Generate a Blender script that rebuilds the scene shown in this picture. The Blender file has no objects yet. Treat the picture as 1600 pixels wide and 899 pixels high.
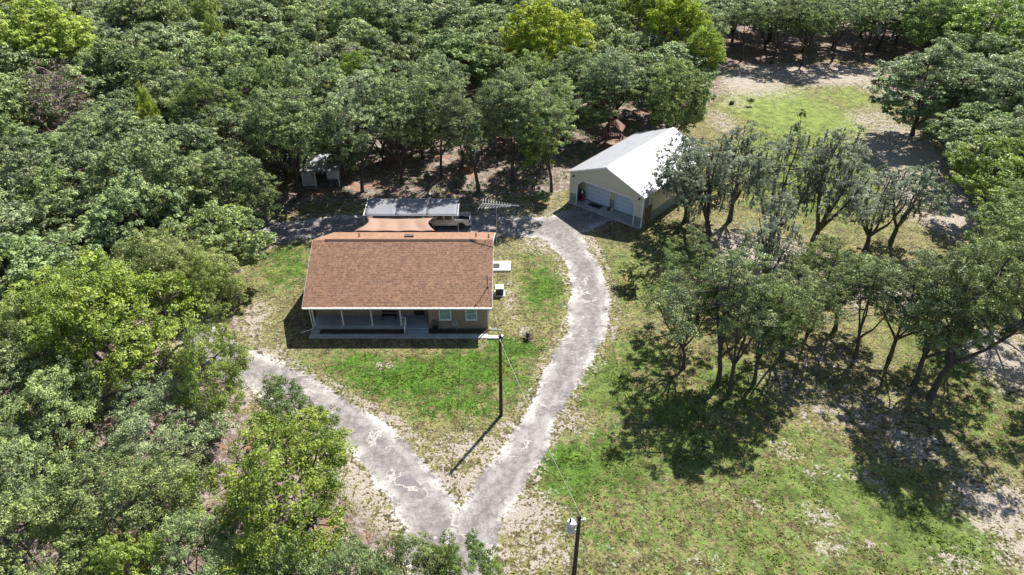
import bpy, bmesh, math, random
import numpy as np
from mathutils import Vector
C = bpy.context
S = C.scene
PI = math.pi
R = math.radians
# ------------------------------------------------------------------ camera, sky, sun, exposure
CAM_H = 40.0
PITCH = R(35)
FPX = 1067.0                       # focal length in photo pixels (1600 wide)
cd = bpy.data.cameras.new('camera')
cd.lens = 36 * FPX / 1600
cd.sensor_width = 36
cd.clip_start = 0.5
cd.clip_end = 4000
cam = bpy.data.objects.new('camera', cd)
S.collection.objects.link(cam)
cam.location = (0, 0, CAM_H)
cam.rotation_euler = (PI / 2 - PITCH, 0, 0)
S.camera = cam
SUN_EL = R(50)
SUN_AZ = math.atan2(0.53, 0.85)    # clockwise from +Y
W = bpy.data.worlds.new('World')
S.world = W
W.use_nodes = True
wn = W.node_tree.nodes
bg = wn.get('Background') or wn.new('ShaderNodeBackground')
sky = wn.new('ShaderNodeTexSky')
sky.sky_type = 'NISHITA'
sky.sun_disc = False
sky.sun_elevation = SUN_EL
sky.sun_rotation = SUN_AZ
W.node_tree.links.new(sky.outputs[0], bg.inputs[0])
bg.inputs[1].default_value = 0.064
sl = bpy.data.lights.new('sun', 'SUN')
sl.energy = 5.0
sl.angle = R(0.5)
sl.color = (1.0, 0.955, 0.89)
so = bpy.data.objects.new('sun', sl)
S.collection.objects.link(so)
sdir = Vector((math.sin(SUN_AZ) * math.cos(SUN_EL), math.cos(SUN_AZ) * math.cos(SUN_EL), math.sin(SUN_EL)))
so.rotation_euler = sdir.to_track_quat('Z', 'Y').to_euler()
so.location = sdir * 120
S.view_settings.view_transform = 'Standard'
S.view_settings.look = 'None'
S.view_settings.gamma = 1
S.view_settings.exposure = 1.14
S.render.engine = 'CYCLES'
S.cycles.max_bounces = 5
S.cycles.diffuse_bounces = 2
S.cycles.transparent_max_bounces = 4

# ------------------------------------------------------------------ helpers
def gp(u, v, h=0.0):
    """world point at height h that the surveyed photo position (u, v) shows"""
    a = (u - 800) / FPX
    b = (v - 449.5) / FPX
    y = math.cos(PITCH) - b * math.sin(PITCH)
    z = -(math.sin(PITCH) + b * math.cos(PITCH))
    t = (h - CAM_H) / z
    return Vector((a * t, y * t, h))

def to_px(x, y, z=0):
    d = y * math.cos(PITCH) + (CAM_H - z) * math.sin(PITCH)
    up = y * math.sin(PITCH) - (CAM_H - z) * math.cos(PITCH)
    return 800 + FPX * x / d, 449.5 - FPX * up / d

def link(o, parent=None):
    S.collection.objects.link(o)
    if parent is not None:
        o.parent = parent
    return o

def tag(o, label=None, cat=None, group=None, kind=None):
    if label: o['label'] = label
    if cat: o['category'] = cat
    if group: o['group'] = group
    if kind: o['kind'] = kind
    return o

def empty(name, loc=(0, 0, 0), rz=0.0):
    o = bpy.data.objects.new(name, None)
    o.empty_display_size = 0.5
    link(o)
    o.location = loc
    o.rotation_euler = (0, 0, rz)
    return o

class MB:
    """collects shapes and links them as one mesh object"""
    def __init__(s):
        s.v = []; s.f = []; s.sm = False
    def add(s, vs, fs):
        k = len(s.v)
        s.v += [tuple(p) for p in vs]
        s.f += [tuple(i + k for i in f) for f in fs]
        return s
    def box(s, x0, x1, y0, y1, z0, z1):
        vs = [(x, y, z) for z in (z0, z1) for x, y in ((x0, y0), (x1, y0), (x1, y1), (x0, y1))]
        return s.add(vs, [(3, 2, 1, 0), (4, 5, 6, 7), (0, 1, 5, 4), (1, 2, 6, 5), (2, 3, 7, 6), (3, 0, 4, 7)])
    def prism(s, poly, a, b, axis='y'):
        """poly in the plane across the axis, extruded from a to b"""
        n = len(poly)
        def P(p, t):
            return (p[0], t, p[1]) if axis == 'y' else (t, p[0], p[1]) if axis == 'x' else (p[0], p[1], t)
        vs = [P(p, a) for p in poly] + [P(p, b) for p in poly]
        fs = [tuple(range(n)), tuple(range(2 * n - 1, n - 1, -1))]
        fs += [(i, i + n, (i + 1) % n + n, (i + 1) % n) for i in range(n)]
        return s.add(vs, fs)
    def tube(s, pts, rad, n=6, cap=True):
        pts = [Vector(p) for p in pts]
        if not hasattr(rad, '__len__'): rad = [rad] * len(pts)
        vs = []; fs = []
        for i, p in enumerate(pts):
            d = (pts[min(i + 1, len(pts) - 1)] - pts[max(i - 1, 0)]).normalized()
            a = Vector((0, 0, 1)) if abs(d.z) < 0.9 else Vector((1, 0, 0))
            x = d.cross(a).normalized(); y = d.cross(x)
            for k in range(n):
                t = 2 * PI * k / n
                vs.append(p + (x * math.cos(t) + y * math.sin(t)) * rad[i])
        for i in range(len(pts) - 1):
            for k in range(n):
                k2 = (k + 1) % n
                fs.append((i * n + k, i * n + k2, (i + 1) * n + k2, (i + 1) * n + k))
        if cap:
            fs.append(tuple(range(n))[::-1]); fs.append(tuple((len(pts) - 1) * n + k for k in range(n)))
        return s.add(vs, fs)
    def lathe(s, prof, c=(0, 0, 0), n=20, axis='z'):
        vs = []; fs = []
        for r_, z in prof:
            for k in range(n):
                t = 2 * PI * k / n
                p = (r_ * math.cos(t), r_ * math.sin(t), z)
                if axis == 'y': p = (p[0], p[2], p[1])
                vs.append((p[0] + c[0], p[1] + c[1], p[2] + c[2]))
        m = len(prof)
        for i in range(m - 1):
            for k in range(n):
                k2 = (k + 1) % n
                fs.append((i * n + k, i * n + k2, (i + 1) * n + k2, (i + 1) * n + k))
        fs.append(tuple(range(n))[::-1]); fs.append(tuple((m - 1) * n + k for k in range(n)))
        return s.add(vs, fs)
    def build(s, name, mat, parent=None, smooth=False, bevel=0.0, loc=None):
        me = bpy.data.meshes.new(name)
        me.from_pydata(s.v, [], s.f)
        bm = bmesh.new(); bm.from_mesh(me)
        bmesh.ops.recalc_face_normals(bm, faces=bm.faces)
        if bevel > 0:
            bmesh.ops.bevel(bm, geom=list(bm.edges), offset=bevel, segments=2, affect='EDGES', clamp_overlap=True)
        bm.to_mesh(me); bm.free()
        if smooth:
            me.shade_smooth()
        if mat: me.materials.append(mat)
        o = bpy.data.objects.new(name, me)
        link(o, parent)
        if loc is not None: o.location = loc
        return o

# ------------------------------------------------------------------ materials
def new_mat(name):
    m = bpy.data.materials.new(name)
    m.use_nodes = True
    nt = m.node_tree
    b = nt.nodes['Principled BSDF']
    return m, nt, b

def N(nt, typ, **kw):
    n = nt.nodes.new(typ)
    for k, v in kw.items():
        if k.startswith('i_'):
            n.inputs[k[2:].replace('_', ' ')].default_value = v
        else:
            setattr(n, k, v)
    return n

def mix(nt, a, b, fac, blend='MIX'):
    n = nt.nodes.new('ShaderNodeMix'); n.data_type = 'RGBA'; n.blend_type = blend
    for sock, val in ((n.inputs[0], fac), (n.inputs[6], a), (n.inputs[7], b)):
        if isinstance(val, (int, float)): sock.default_value = val
        elif isinstance(val, tuple): sock.default_value = (*val, 1) if len(val) == 3 else val
        else: nt.links.new(val, sock)
    return n.outputs[2]

def math_n(nt, op, a, b=None, c=None, clamp=False):
    n = nt.nodes.new('ShaderNodeMath'); n.operation = op; n.use_clamp = clamp
    for i, val in enumerate((a, b, c)):
        if val is None: continue
        if isinstance(val, (int, float)): n.inputs[i].default_value = val
        else: nt.links.new(val, n.inputs[i])
    return n.outputs[0]

def sstep(nt, val, lo, hi):
    n = nt.nodes.new('ShaderNodeMapRange'); n.interpolation_type = 'SMOOTHSTEP'
    nt.links.new(val, n.inputs[0])
    n.inputs[1].default_value = lo; n.inputs[2].default_value = hi
    return n.outputs[0]

def noise(nt, vec, scale, detail=4, rough=0.6, dist=0.0):
    n = nt.nodes.new('ShaderNodeTexNoise')
    n.inputs['Scale'].default_value = scale; n.inputs['Detail'].default_value = detail
    n.inputs['Roughness'].default_value = rough; n.inputs['Distortion'].default_value = dist
    if vec is not None: nt.links.new(vec, n.inputs['Vector'])
    return n.outputs['Fac']

def plain(name, col, rough=0.6, metal=0.0, var=0.12, scale=3.0, bump=0.0, dirt=None):
    m, nt, b = new_mat(name)
    tc = N(nt, 'ShaderNodeTexCoord').outputs['Object']
    f = noise(nt, tc, scale, 5)
    lo = tuple(c * (1 - var) for c in col); hi = tuple(min(1, c * (1 + var)) for c in col)
    c_ = mix(nt, lo, hi, sstep(nt, f, 0.3, 0.7))
    if dirt:
        c_ = mix(nt, c_, dirt, math_n(nt, 'MULTIPLY', sstep(nt, noise(nt, tc, scale * 0.6, 6, 0.7), 0.5, 0.75), 0.6))
    nt.links.new(c_, b.inputs['Base Color'])
    b.inputs['Roughness'].default_value = rough
    b.inputs['Metallic'].default_value = metal
    if bump:
        bp = N(nt, 'ShaderNodeBump'); bp.inputs['Strength'].default_value = bump; bp.inputs['Distance'].default_value = 0.05
        nt.links.new(noise(nt, tc, scale * 8, 4), bp.inputs['Height']); nt.links.new(bp.outputs[0], b.inputs['Normal'])
    return m

M = {}
M['white'] = plain('white_paint', (0.68, 0.68, 0.66), 0.5, dirt=(0.5, 0.48, 0.42))
M['trim'] = plain('trim_white', (0.78, 0.78, 0.76), 0.45)
M['dark'] = plain('dark_stuff', (0.02, 0.02, 0.022), 0.5)
M['door'] = plain('dark_door', (0.03, 0.018, 0.014), 0.5)
M['rubber'] = plain('rubber', (0.022, 0.022, 0.024), 0.8)
M['concrete'] = plain('concrete', (0.40, 0.39, 0.37), 0.85, var=0.15, scale=1.2, bump=0.2, dirt=(0.25, 0.24, 0.21))
M['porch'] = plain('porch_floor', (0.30, 0.32, 0.35), 0.7, var=0.1, scale=1.0)
M['mulch'] = plain('mulch', (0.055, 0.04, 0.032), 0.95, var=0.5, scale=14, bump=0.8)
M['metal'] = plain('galvanised', (0.5, 0.51, 0.52), 0.45, 0.6)
M['wood_pole'] = plain('pole_wood', (0.045, 0.032, 0.022), 0.85, var=0.3, scale=4)
M['post'] = plain('treated_wood', (0.28, 0.22, 0.15), 0.8, var=0.25, scale=4)
M['rust'] = plain('rust_red_boards', (0.15, 0.07, 0.058), 0.8, var=0.35, scale=3)
M['redstuff'] = plain('red_paint', (0.30, 0.05, 0.04), 0.5)
M['glass'] = plain('dark_glass', (0.03, 0.04, 0.05), 0.12)
M['teal'] = plain('blue_green_shade', (0.22, 0.36, 0.34), 0.35, var=0.1)
M['truck'] = plain('silver_white_paint', (0.62, 0.62, 0.60), 0.3, var=0.04, scale=1)
M['rim'] = plain('wheel_rim', (0.55, 0.55, 0.56), 0.3, 0.7)
M['lamp_red'] = plain('red_lens', (0.45, 0.02, 0.02), 0.25)
M['lens'] = plain('clear_lens', (0.7, 0.7, 0.7), 0.2)
M['brown_box'] = plain('roof_vent_brown', (0.09, 0.05, 0.035), 0.6)
M['ac_dark'] = plain('condenser_fins', (0.05, 0.055, 0.06), 0.6)
M['wire'] = plain('wire', (0.35, 0.34, 0.32), 0.6)
M['bluegray'] = plain('transformer_paint', (0.42, 0.46, 0.5), 0.4)
M['blue'] = plain('blue_plastic', (0.05, 0.16, 0.42), 0.4)
M['wainscot'] = plain('wainscot_grey_stone', (0.20, 0.24, 0.25), 0.8, var=0.25, scale=2.5)

def siding_mat(name, col, pitch=0.2):
    m, nt, b = new_mat(name)
    tc = N(nt, 'ShaderNodeTexCoord').outputs['Object']
    sx = N(nt, 'ShaderNodeSeparateXYZ'); nt.links.new(tc, sx.inputs[0])
    fr = math_n(nt, 'FRACT', math_n(nt, 'DIVIDE', sx.outputs[2], pitch))
    f = noise(nt, tc, 1.2, 4)
    c1 = mix(nt, tuple(c * 0.9 for c in col), tuple(c * 1.08 for c in col), f)
    line = math_n(nt, 'LESS_THAN', fr, 0.1)
    c2 = mix(nt, c1, tuple(c * 0.62 for c in col), line)
    nt.links.new(c2, b.inputs['Base Color']); b.inputs['Roughness'].default_value = 0.6
    bp = N(nt, 'ShaderNodeBump'); bp.inputs['Distance'].default_value = 0.04; bp.inputs['Strength'].default_value = 0.6
    nt.links.new(fr, bp.inputs['Height']); nt.links.new(bp.outputs[0], b.inputs['Normal'])
    return m
M['siding'] = siding_mat('cream_lap_siding', (0.62, 0.60, 0.50))
M['rollup'] = siding_mat('roll_up_door', (0.62, 0.71, 0.84), 0.5)

def brick_wall_mat():
    m, nt, b = new_mat('tan_brick')
    tc = N(nt, 'ShaderNodeTexCoord').outputs['Object']
    sx = N(nt, 'ShaderNodeSeparateXYZ'); nt.links.new(tc, sx.inputs[0])
    cb = N(nt, 'ShaderNodeCombineXYZ')
    nt.links.new(math_n(nt, 'ADD', sx.outputs[0], sx.outputs[1]), cb.inputs[0]); nt.links.new(sx.outputs[2], cb.inputs[1])
    br = N(nt, 'ShaderNodeTexBrick')
    nt.links.new(cb.outputs[0], br.inputs['Vector'])
    br.inputs['Scale'].default_value = 1; br.inputs['Brick Width'].default_value = 0.25; br.inputs['Row Height'].default_value = 0.09
    br.inputs['Mortar Size'].default_value = 0.01
    br.inputs['Color1'].default_value = (0.30, 0.20, 0.13, 1); br.inputs['Color2'].default_value = (0.20, 0.13, 0.09, 1)
    br.inputs['Mortar'].default_value = (0.36, 0.33, 0.28, 1)
    c = mix(nt, br.outputs[0], (0.28, 0.22, 0.17), math_n(nt, 'MULTIPLY', noise(nt, tc, 1.5, 5), 0.5))
    nt.links.new(c, b.inputs['Base Color']); b.inputs['Roughness'].default_value = 0.85
    return m
M['brick'] = brick_wall_mat()

def shingle_mat(slope):
    m, nt, b = new_mat('brown_shingles')
    tc = N(nt, 'ShaderNodeTexCoord').outputs['Object']
    sx = N(nt, 'ShaderNodeSeparateXYZ'); nt.links.new(tc, sx.inputs[0])
    yy = math_n(nt, 'DIVIDE', sx.outputs[1], math.cos(slope))
    cb = N(nt, 'ShaderNodeCombineXYZ'); nt.links.new(sx.outputs[0], cb.inputs[0]); nt.links.new(yy, cb.inputs[1])
    def brick(w, h, off, c1, c2, mo, ms):
        br = N(nt, 'ShaderNodeTexBrick'); br.offset = off; br.offset_frequency = 2
        nt.links.new(cb.outputs[0], br.inputs['Vector'])
        br.inputs['Scale'].default_value = 1; br.inputs['Brick Width'].default_value = w; br.inputs['Row Height'].default_value = h
        br.inputs['Mortar Size'].default_value = ms; br.inputs['Mortar Smooth'].default_value = 0.3
        br.inputs['Color1'].default_value = (*c1, 1); br.inputs['Color2'].default_value = (*c2, 1); br.inputs['Mortar'].default_value = (*mo, 1)
        br.inputs['Bias'].default_value = 0.0
        return br
    b1 = brick(0.31, 0.24, 0.37, (0.37, 0.205, 0.115), (0.08, 0.034, 0.018), (0.31, 0.18, 0.11), 0.012)
    b2 = brick(0.17, 0.24, 0.61, (0.30, 0.155, 0.095), (0.17, 0.08, 0.05), (0.21, 0.115, 0.075), 0.01)
    c = mix(nt, b1.outputs[0], b2.outputs[0], 0.42)
    n1 = noise(nt, cb.outputs[0], 1.3, 6, 0.7)
    c = mix(nt, c, (0.20, 0.10, 0.06), math_n(nt, 'MULTIPLY', sstep(nt, n1, 0.45, 0.75), 0.4))
    mp = N(nt, 'ShaderNodeMapping'); mp.inputs['Scale'].default_value = (1.0, 0.16, 1); nt.links.new(cb.outputs[0], mp.inputs[0])
    c = mix(nt, c, (0.15, 0.09, 0.065), math_n(nt, 'MULTIPLY', sstep(nt, noise(nt, mp.outputs[0], 1.6, 6, 0.75), 0.52, 0.75), 0.45))
    n2 = noise(nt, cb.outputs[0], 7, 3, 0.8)
    n3 = noise(nt, cb.outputs[0], 5.3, 3, 0.8, 0.7)
    c = mix(nt, c, (0.13, 0.06, 0.035), math_n(nt, 'MULTIPLY', sstep(nt, n3, 0.48, 0.62), 0.8))
    c = mix(nt, c, (0.44, 0.29, 0.19), math_n(nt, 'MULTIPLY', sstep(nt, n2, 0.52, 0.66), 0.6))
    nt.links.new(c, b.inputs['Base Color']); b.inputs['Roughness'].default_value = 0.8
    fr = math_n(nt, 'FRACT', math_n(nt, 'DIVIDE', yy, 0.24))
    h = math_n(nt, 'ADD', math_n(nt, 'MULTIPLY', fr, 0.5), math_n(nt, 'MULTIPLY', n2, 0.8))
    bp = N(nt, 'ShaderNodeBump'); bp.inputs['Distance'].default_value = 0.05; bp.inputs['Strength'].default_value = 0.5
    nt.links.new(h, bp.inputs['Height']); nt.links.new(bp.outputs[0], b.inputs['Normal'])
    return m

def metal_roof_mat():
    m, nt, b = new_mat('white_metal_roof')
    tc = N(nt, 'ShaderNodeTexCoord').outputs['Object']
    sx = N(nt, 'ShaderNodeSeparateXYZ'); nt.links.new(tc, sx.inputs[0])
    fr = math_n(nt, 'FRACT', math_n(nt, 'DIVIDE', sx.outputs[1], 0.3))
    rib = math_n(nt, 'LESS_THAN', fr, 0.12)
    n1 = noise(nt, tc, 0.8, 6, 0.65)
    c = mix(nt, (0.34, 0.35, 0.37), (0.27, 0.275, 0.29), sstep(nt, n1, 0.45, 0.8))
    c = mix(nt, c, (0.22, 0.225, 0.235), math_n(nt, 'MULTIPLY', rib, 0.55))
    nt.links.new(c, b.inputs['Base Color']); b.inputs['Roughness'].default_value = 0.5; b.inputs['Metallic'].default_value = 0.2
    bp = N(nt, 'ShaderNodeBump'); bp.inputs['Distance'].default_value = 0.03; bp.inputs['Strength'].default_value = 0.7
    nt.links.new(rib, bp.inputs['Height']); nt.links.new(bp.outputs[0], b.inputs['Normal'])
    return m
M['metal_roof'] = metal_roof_mat()

def fabric_mat(name, col, trans=0.25):
    m, nt, b = new_mat(name)
    tc = N(nt, 'ShaderNodeTexCoord').outputs['Object']
    f = noise(nt, tc, 1.5, 5, 0.6)
    c = mix(nt, tuple(x * 0.88 for x in col), tuple(min(1, x * 1.1) for x in col), f)
    nt.links.new(c, b.inputs['Base Color']); b.inputs['Roughness'].default_value = 0.8
    tr = N(nt, 'ShaderNodeBsdfTranslucent'); nt.links.new(c, tr.inputs[0])
    ms = N(nt, 'ShaderNodeMixShader'); ms.inputs[0].default_value = trans
    nt.links.new(b.outputs[0], ms.inputs[1]); nt.links.new(tr.outputs[0], ms.inputs[2])
    nt.links.new(ms.outputs[0], nt.nodes['Material Output'].inputs[0])
    return m
M['canopy'] = fabric_mat('grey_canopy_sheet', (0.20, 0.215, 0.24), 0.1)
M['sail'] = fabric_mat('brown_shade_cloth', (0.30, 0.19, 0.14), 0.15)

def leaf_mat(name, dark, light, trans=0.22, hue=0.03, val=0.3, spec=0.4, rough=0.5, warm=0.25):
    m, nt, b = new_mat(name)
    at = N(nt, 'ShaderNodeAttribute'); at.attribute_name = 'leafvar'
    oi = N(nt, 'ShaderNodeObjectInfo')
    c = mix(nt, dark, light, at.outputs['Fac'])
    hs = N(nt, 'ShaderNodeHueSaturation')
    nt.links.new(c, hs.inputs['Color'])
    r1 = oi.outputs['Random']
    r2 = math_n(nt, 'FRACT', math_n(nt, 'MULTIPLY', r1, 17.31))
    r3 = math_n(nt, 'FRACT', math_n(nt, 'MULTIPLY', r1, 53.7))
    nt.links.new(math_n(nt, 'MULTIPLY_ADD', r1, hue, 0.5 - hue / 2), hs.inputs['Hue'])
    nt.links.new(math_n(nt, 'MULTIPLY_ADD', r2, val, 1 - val / 2), hs.inputs['Value'])
    nt.links.new(math_n(nt, 'MULTIPLY_ADD', r3, 0.35, 0.85), hs.inputs['Saturation'])
    nt.links.new(hs.outputs[0], b.inputs['Base Color'])
    b.inputs['Roughness'].default_value = rough
    b.inputs['Specular IOR Level'].default_value = spec
    tr = N(nt, 'ShaderNodeBsdfTranslucent')
    tc = mix(nt, hs.outputs[0], (0.5, 0.62, 0.12), warm)
    nt.links.new(tc, tr.inputs[0])
    ms = N(nt, 'ShaderNodeMixShader'); ms.inputs[0].default_value = trans
    nt.links.new(b.outputs[0], ms.inputs[1]); nt.links.new(tr.outputs[0], ms.inputs[2])
    nt.links.new(ms.outputs[0], nt.nodes['Material Output'].inputs[0])
    return m
M['leaf_oak'] = leaf_mat('live_oak_leaves', (0.085, 0.125, 0.062), (0.40, 0.485, 0.215), trans=0.3, rough=0.5, spec=0.3, warm=0.15)
M['leaf_turkey'] = leaf_mat('turkey_oak_leaves', (0.11, 0.165, 0.03), (0.46, 0.53, 0.15), trans=0.34)
M['leaf_mid'] = leaf_mat('mid_green_oak_leaves', (0.065, 0.105, 0.028), (0.31, 0.39, 0.11), trans=0.3)
M['leaf_yellow'] = leaf_mat('yellow_green_leaves', (0.20, 0.28, 0.035), (0.50, 0.58, 0.11), trans=0.36)
M['leaf_fresh'] = leaf_mat('fresh_green_leaves', (0.10, 0.165, 0.04), (0.36, 0.46, 0.15), trans=0.32)
M['leaf_tall'] = leaf_mat('dark_live_oak_leaves', (0.045, 0.075, 0.03), (0.35, 0.43, 0.17), trans=0.27, rough=0.5, spec=0.36, warm=0.12)
M['leaf_moss'] = leaf_mat('mossy_oak_leaves', (0.075, 0.10, 0.06), (0.46, 0.51, 0.36), trans=0.3, warm=0.08)
M['moss'] = leaf_mat('spanish_moss', (0.09, 0.10, 0.075), (0.24, 0.25, 0.20), trans=0.1, spec=0.1, rough=0.9)
M['dead'] = leaf_mat('dead_twigs', (0.16, 0.10, 0.075), (0.34, 0.26, 0.21), trans=0.05, rough=0.9)
M['yucca'] = leaf_mat('yucca_blades', (0.035, 0.03, 0.03), (0.09, 0.08, 0.06), trans=0.05)
M['bark'] = plain('oak_bark', (0.085, 0.07, 0.058), 0.95, var=0.4, scale=5, bump=0.6)
M['bark_pale'] = plain('pale_bark', (0.28, 0.25, 0.22), 0.95, var=0.3, scale=5)

# ------------------------------------------------------------------ terrain fields
rs = np.random.RandomState(7)
_lat = rs.rand(256, 256)
def vnoise(x, y, scale, seed=0):
    x = x / scale + seed * 17.3; y = y / scale + seed * 9.1
    xi = np.floor(x).astype(int); yi = np.floor(y).astype(int)
    fx = x - xi; fy = y - yi
    fx = fx * fx * (3 - 2 * fx); fy = fy * fy * (3 - 2 * fy)
    g = lambda a, b: _lat[a % 256, b % 256]
    return (g(xi, yi) * (1 - fx) + g(xi + 1, yi) * fx) * (1 - fy) + (g(xi, yi + 1) * (1 - fx) + g(xi + 1, yi + 1) * fx) * fy
def fbm(x, y, scale, seed=0, o=4):
    t = 0; a = 0.5
    for i in range(o):
        t = t + a * vnoise(x, y, scale / 2 ** i, seed + i * 3); a *= 0.5
    return t / (1 - 0.5 ** o)

def seg_dist(X, Y, pts):
    """signed distance (inside positive) to a polyline with half widths; pts = (u, v, halfwidth)"""
    best = np.full(X.shape, -60.0)
    P = [(*gp(u, v)[:2], w) for u, v, w in pts]
    for (x0, y0, w0), (x1, y1, w1) in zip(P[:-1], P[1:]):
        dx, dy = x1 - x0, y1 - y0
        t = np.clip(((X - x0) * dx + (Y - y0) * dy) / (dx * dx + dy * dy), 0, 1)
        d = np.hypot(X - x0 - t * dx, Y - y0 - t * dy)
        best = np.maximum(best, w0 + (w1 - w0) * t - d)
    return best
def poly_sd(X, Y, pts):
    P = [tuple(gp(u, v)[:2]) for u, v in pts]
    inside = np.zeros(X.shape, bool); best = np.full(X.shape, 1e9)
    n = len(P)
    for i in range(n):
        x0, y0 = P[i]; x1, y1 = P[(i + 1) % n]
        dx, dy = x1 - x0, y1 - y0
        t = np.clip(((X - x0) * dx + (Y - y0) * dy) / (dx * dx + dy * dy), 0, 1)
        best = np.minimum(best, np.hypot(X - x0 - t * dx, Y - y0 - t * dy))
        c = ((y0 > Y) != (y1 > Y)) & (X < (x1 - x0) * (Y - y0) / ((y1 - y0) if y1 != y0 else 1e-9) + x0)
        inside ^= c
    return np.where(inside, best, -best)
def blobs(X, Y, lst):
    t = np.zeros(X.shape)
    for b in lst:
        u, v, rx, ry, s = b
        x0, y0 = gp(u, v)[:2]
        g = s * np.exp(-(((X - x0) / rx) ** 2 + ((Y - y0) / ry) ** 2))
        t = np.maximum(t, g) if s > 0 else t + g
    return t

DRIVE_R = [(700, 905, 2.8), (743, 812, 1.9), (789, 752, 1.6), (821, 700, 1.5), (850, 642, 1.45), (873, 598, 1.5), (895, 560, 1.65), (917, 518, 1.8), (924, 465, 2.0),
           (912, 415, 1.9), (890, 380, 2.2), (868, 358, 2.6), (905, 343, 2.8), (935, 335, 2.4)]
DRIVE_L = [(868, 358, 2.6), (800, 352, 2.5), (720, 352, 2.6), (620, 352, 2.6), (540, 352, 2.4), (470, 357, 2.2), (410, 368, 2.1), (360, 392, 2.1),
           (325, 430, 2.0), (300, 480, 1.8), (310, 525, 1.8), (350, 555, 1.9), (405, 582, 2.0), (470, 616, 1.9), (532, 655, 1.85), (600, 706, 1.95),
           (642, 757, 1.95), (678, 815, 2.3), (700, 905, 2.8)]
YARD = [(330, 350), (430, 325), (600, 315), (860, 312), (1000, 240), (1120, 150), (1135, 112), (1240, 92), (1370, 100), (1440, 170), (1500, 260),
        (1560, 360), (1640, 420), (1900, 600), (1900, 1000), (500, 1000), (590, 860), (540, 760), (440, 690), (370, 610), (350, 500)]
GREEN = [(650, 590, 6.5, 2.6, 1.0), (740, 575, 4.5, 2.5, 1.0), (560, 570, 3, 2, .8), (710, 630, 5, 2.2, .65), (800, 545, 3, 1.8, .85), (850, 450, 3, 5, .7), (835, 400, 2, 2, .4),
         (800, 600, 3, 3, .5), (450, 420, 3, 5, .55), (440, 395, 3, 3, .6), (470, 570, 3, 2, .4),
         (890, 735, 3.2, 3, 1.0), (960, 720, 4, 4, .75), (1040, 640, 4, 3, .85), (950, 600, 4, 4, .75), (1000, 560, 4, 4, .6), (940, 830, 5, 4, 0.37), (1180, 860, 8, 5, 0.5), (1050, 800, 6, 5, 0.43), (1300, 760, 9, 4, .75),
         (1450, 830, 6, 4, .95), (1350, 860, 8, 4, 0.5), (1500, 560, 7, 8, .6), (1530, 660, 6, 5, .5), (1080, 700, 5, 3, .8), (1230, 700, 7, 3, .6), (1150, 600, 4, 5, .7), (1280, 600, 5, 4, .5),
         (1230, 175, 9, 16, 1.0), (1270, 190, 9, 12, .95), (1190, 165, 8, 9, .9), (1330, 230, 8, 18, .7), (1240, 250, 8, 12, .9), (1260, 300, 9, 9, .75), (1390, 300, 8, 8, .5), (1080, 400, 5, 5, .6), (980, 410, 5, 4, .5), (1020, 460, 5, 4, .5), (1330, 150, 6, 8, .6)]
SAND = [(1185, 430, 5.5, 9, 1.35), (1145, 385, 4, 5, 1.1), (1235, 400, 6, 5, .9), (1330, 450, 7, 5, .9), (1420, 460, 6, 5, 1.0), (1400, 240, 7, 10, 1.3), (1450, 310, 6, 12, 1.3), (1240, 600, 6, 4, .75), (1330, 640, 7, 4, .8), (1560, 560, 5, 7, 1.1), (1200, 110, 14, 8, 1.0), (1320, 112, 14, 7, 1.0), (1350, 190, 5, 8, .8), (1225, 705, 2.5, 2, .8), (1290, 740, 3.5, 1.6, .75), (1350, 745, 3, 1.6, .75), (1280, 800, 2, 2.2, .8), (1300, 855, 2.2, 2, .75), (1385, 765, 2, 1.2, .75), (1100, 880, 2.5, 1.5, .65), (1180, 790, 2, 1.5, .6), (1360, 850, 1.6, 1.2, .75), (1490, 880, 3, 2, .85), (395, 500, 2.4, 5, .75), (425, 560, 4, 2.5, .7), (370, 540, 4, 4, .6), (440, 460, 2, 3, .45), (850, 385, 4, 3, .75), (880, 430, 1.6, 5, .6), (740, 700, 5, 2.6, .72), (700, 745, 3, 1.6, .8), (600, 572, 1.4, .9, .95),
        (690, 618, 3, 1.2, .55), (630, 640, 3, 1.5, .5), (640, 690, 4, 2, .55), (790, 660, 2, 4, .55), (800, 470, 1.6, 6, .6), (815, 520, 1.2, 2, .6), (560, 770, 3.6, 4, .95), (520, 740, 3, 3, .8), (590, 830, 3, 3, .8), (820, 800, 4, 3.5, .85), (850, 860, 4, 3, .7), (960, 870, 4, 3, .5),
        (900, 660, 3, 3, .65), (940, 640, 3, 3, .4), (1000, 800, 3, 2, .4), (1560, 800, 5, 4.5, .95), (1590, 860, 4, 4, .8), (1350, 730, 7, 2.5, .55), (1420, 690, 5, 4, .8), (1250, 850, 4, 3, .45), (1320, 830, 3, 2, .5),
        (1180, 460, 4.5, 8, .9), (1160, 400, 4, 6, .8), (1240, 400, 6, 6, .55), (1400, 440, 8, 5, .6), (1560, 540, 7, 6, .8), (1440, 330, 6, 7, .6), (1470, 280, 5, 12, .9), (1420, 230, 6, 14, 1.0), (1380, 190, 6, 12, .7),
        (1170, 130, 12, 14, 1.0), (1290, 118, 16, 9, 1.0), (1390, 140, 8, 10, .9), (1130, 190, 4, 12, .7), (1440, 620, 4, 4, .6), (1230, 560, 5, 4, .5), (1150, 160, 5, 7, .8),
        (900, 390, 2, 2, .5), (960, 400, 2.5, 4, .5), (600, 310, 14, 5, .75), (760, 320, 12, 5, .7), (330, 360, 5, 5, .6), (420, 330, 6, 6, .6), (1350, 580, 6, 5, .5)]
LITTER = [(1350, 640, 9, 6, .5), (1290, 560, 8, 6, .5), (1180, 540, 5, 5, .35), (150, 630, 5, 5, 1), (790, 275, 14, 6, .9), (650, 275, 22, 7, .6)]

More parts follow.
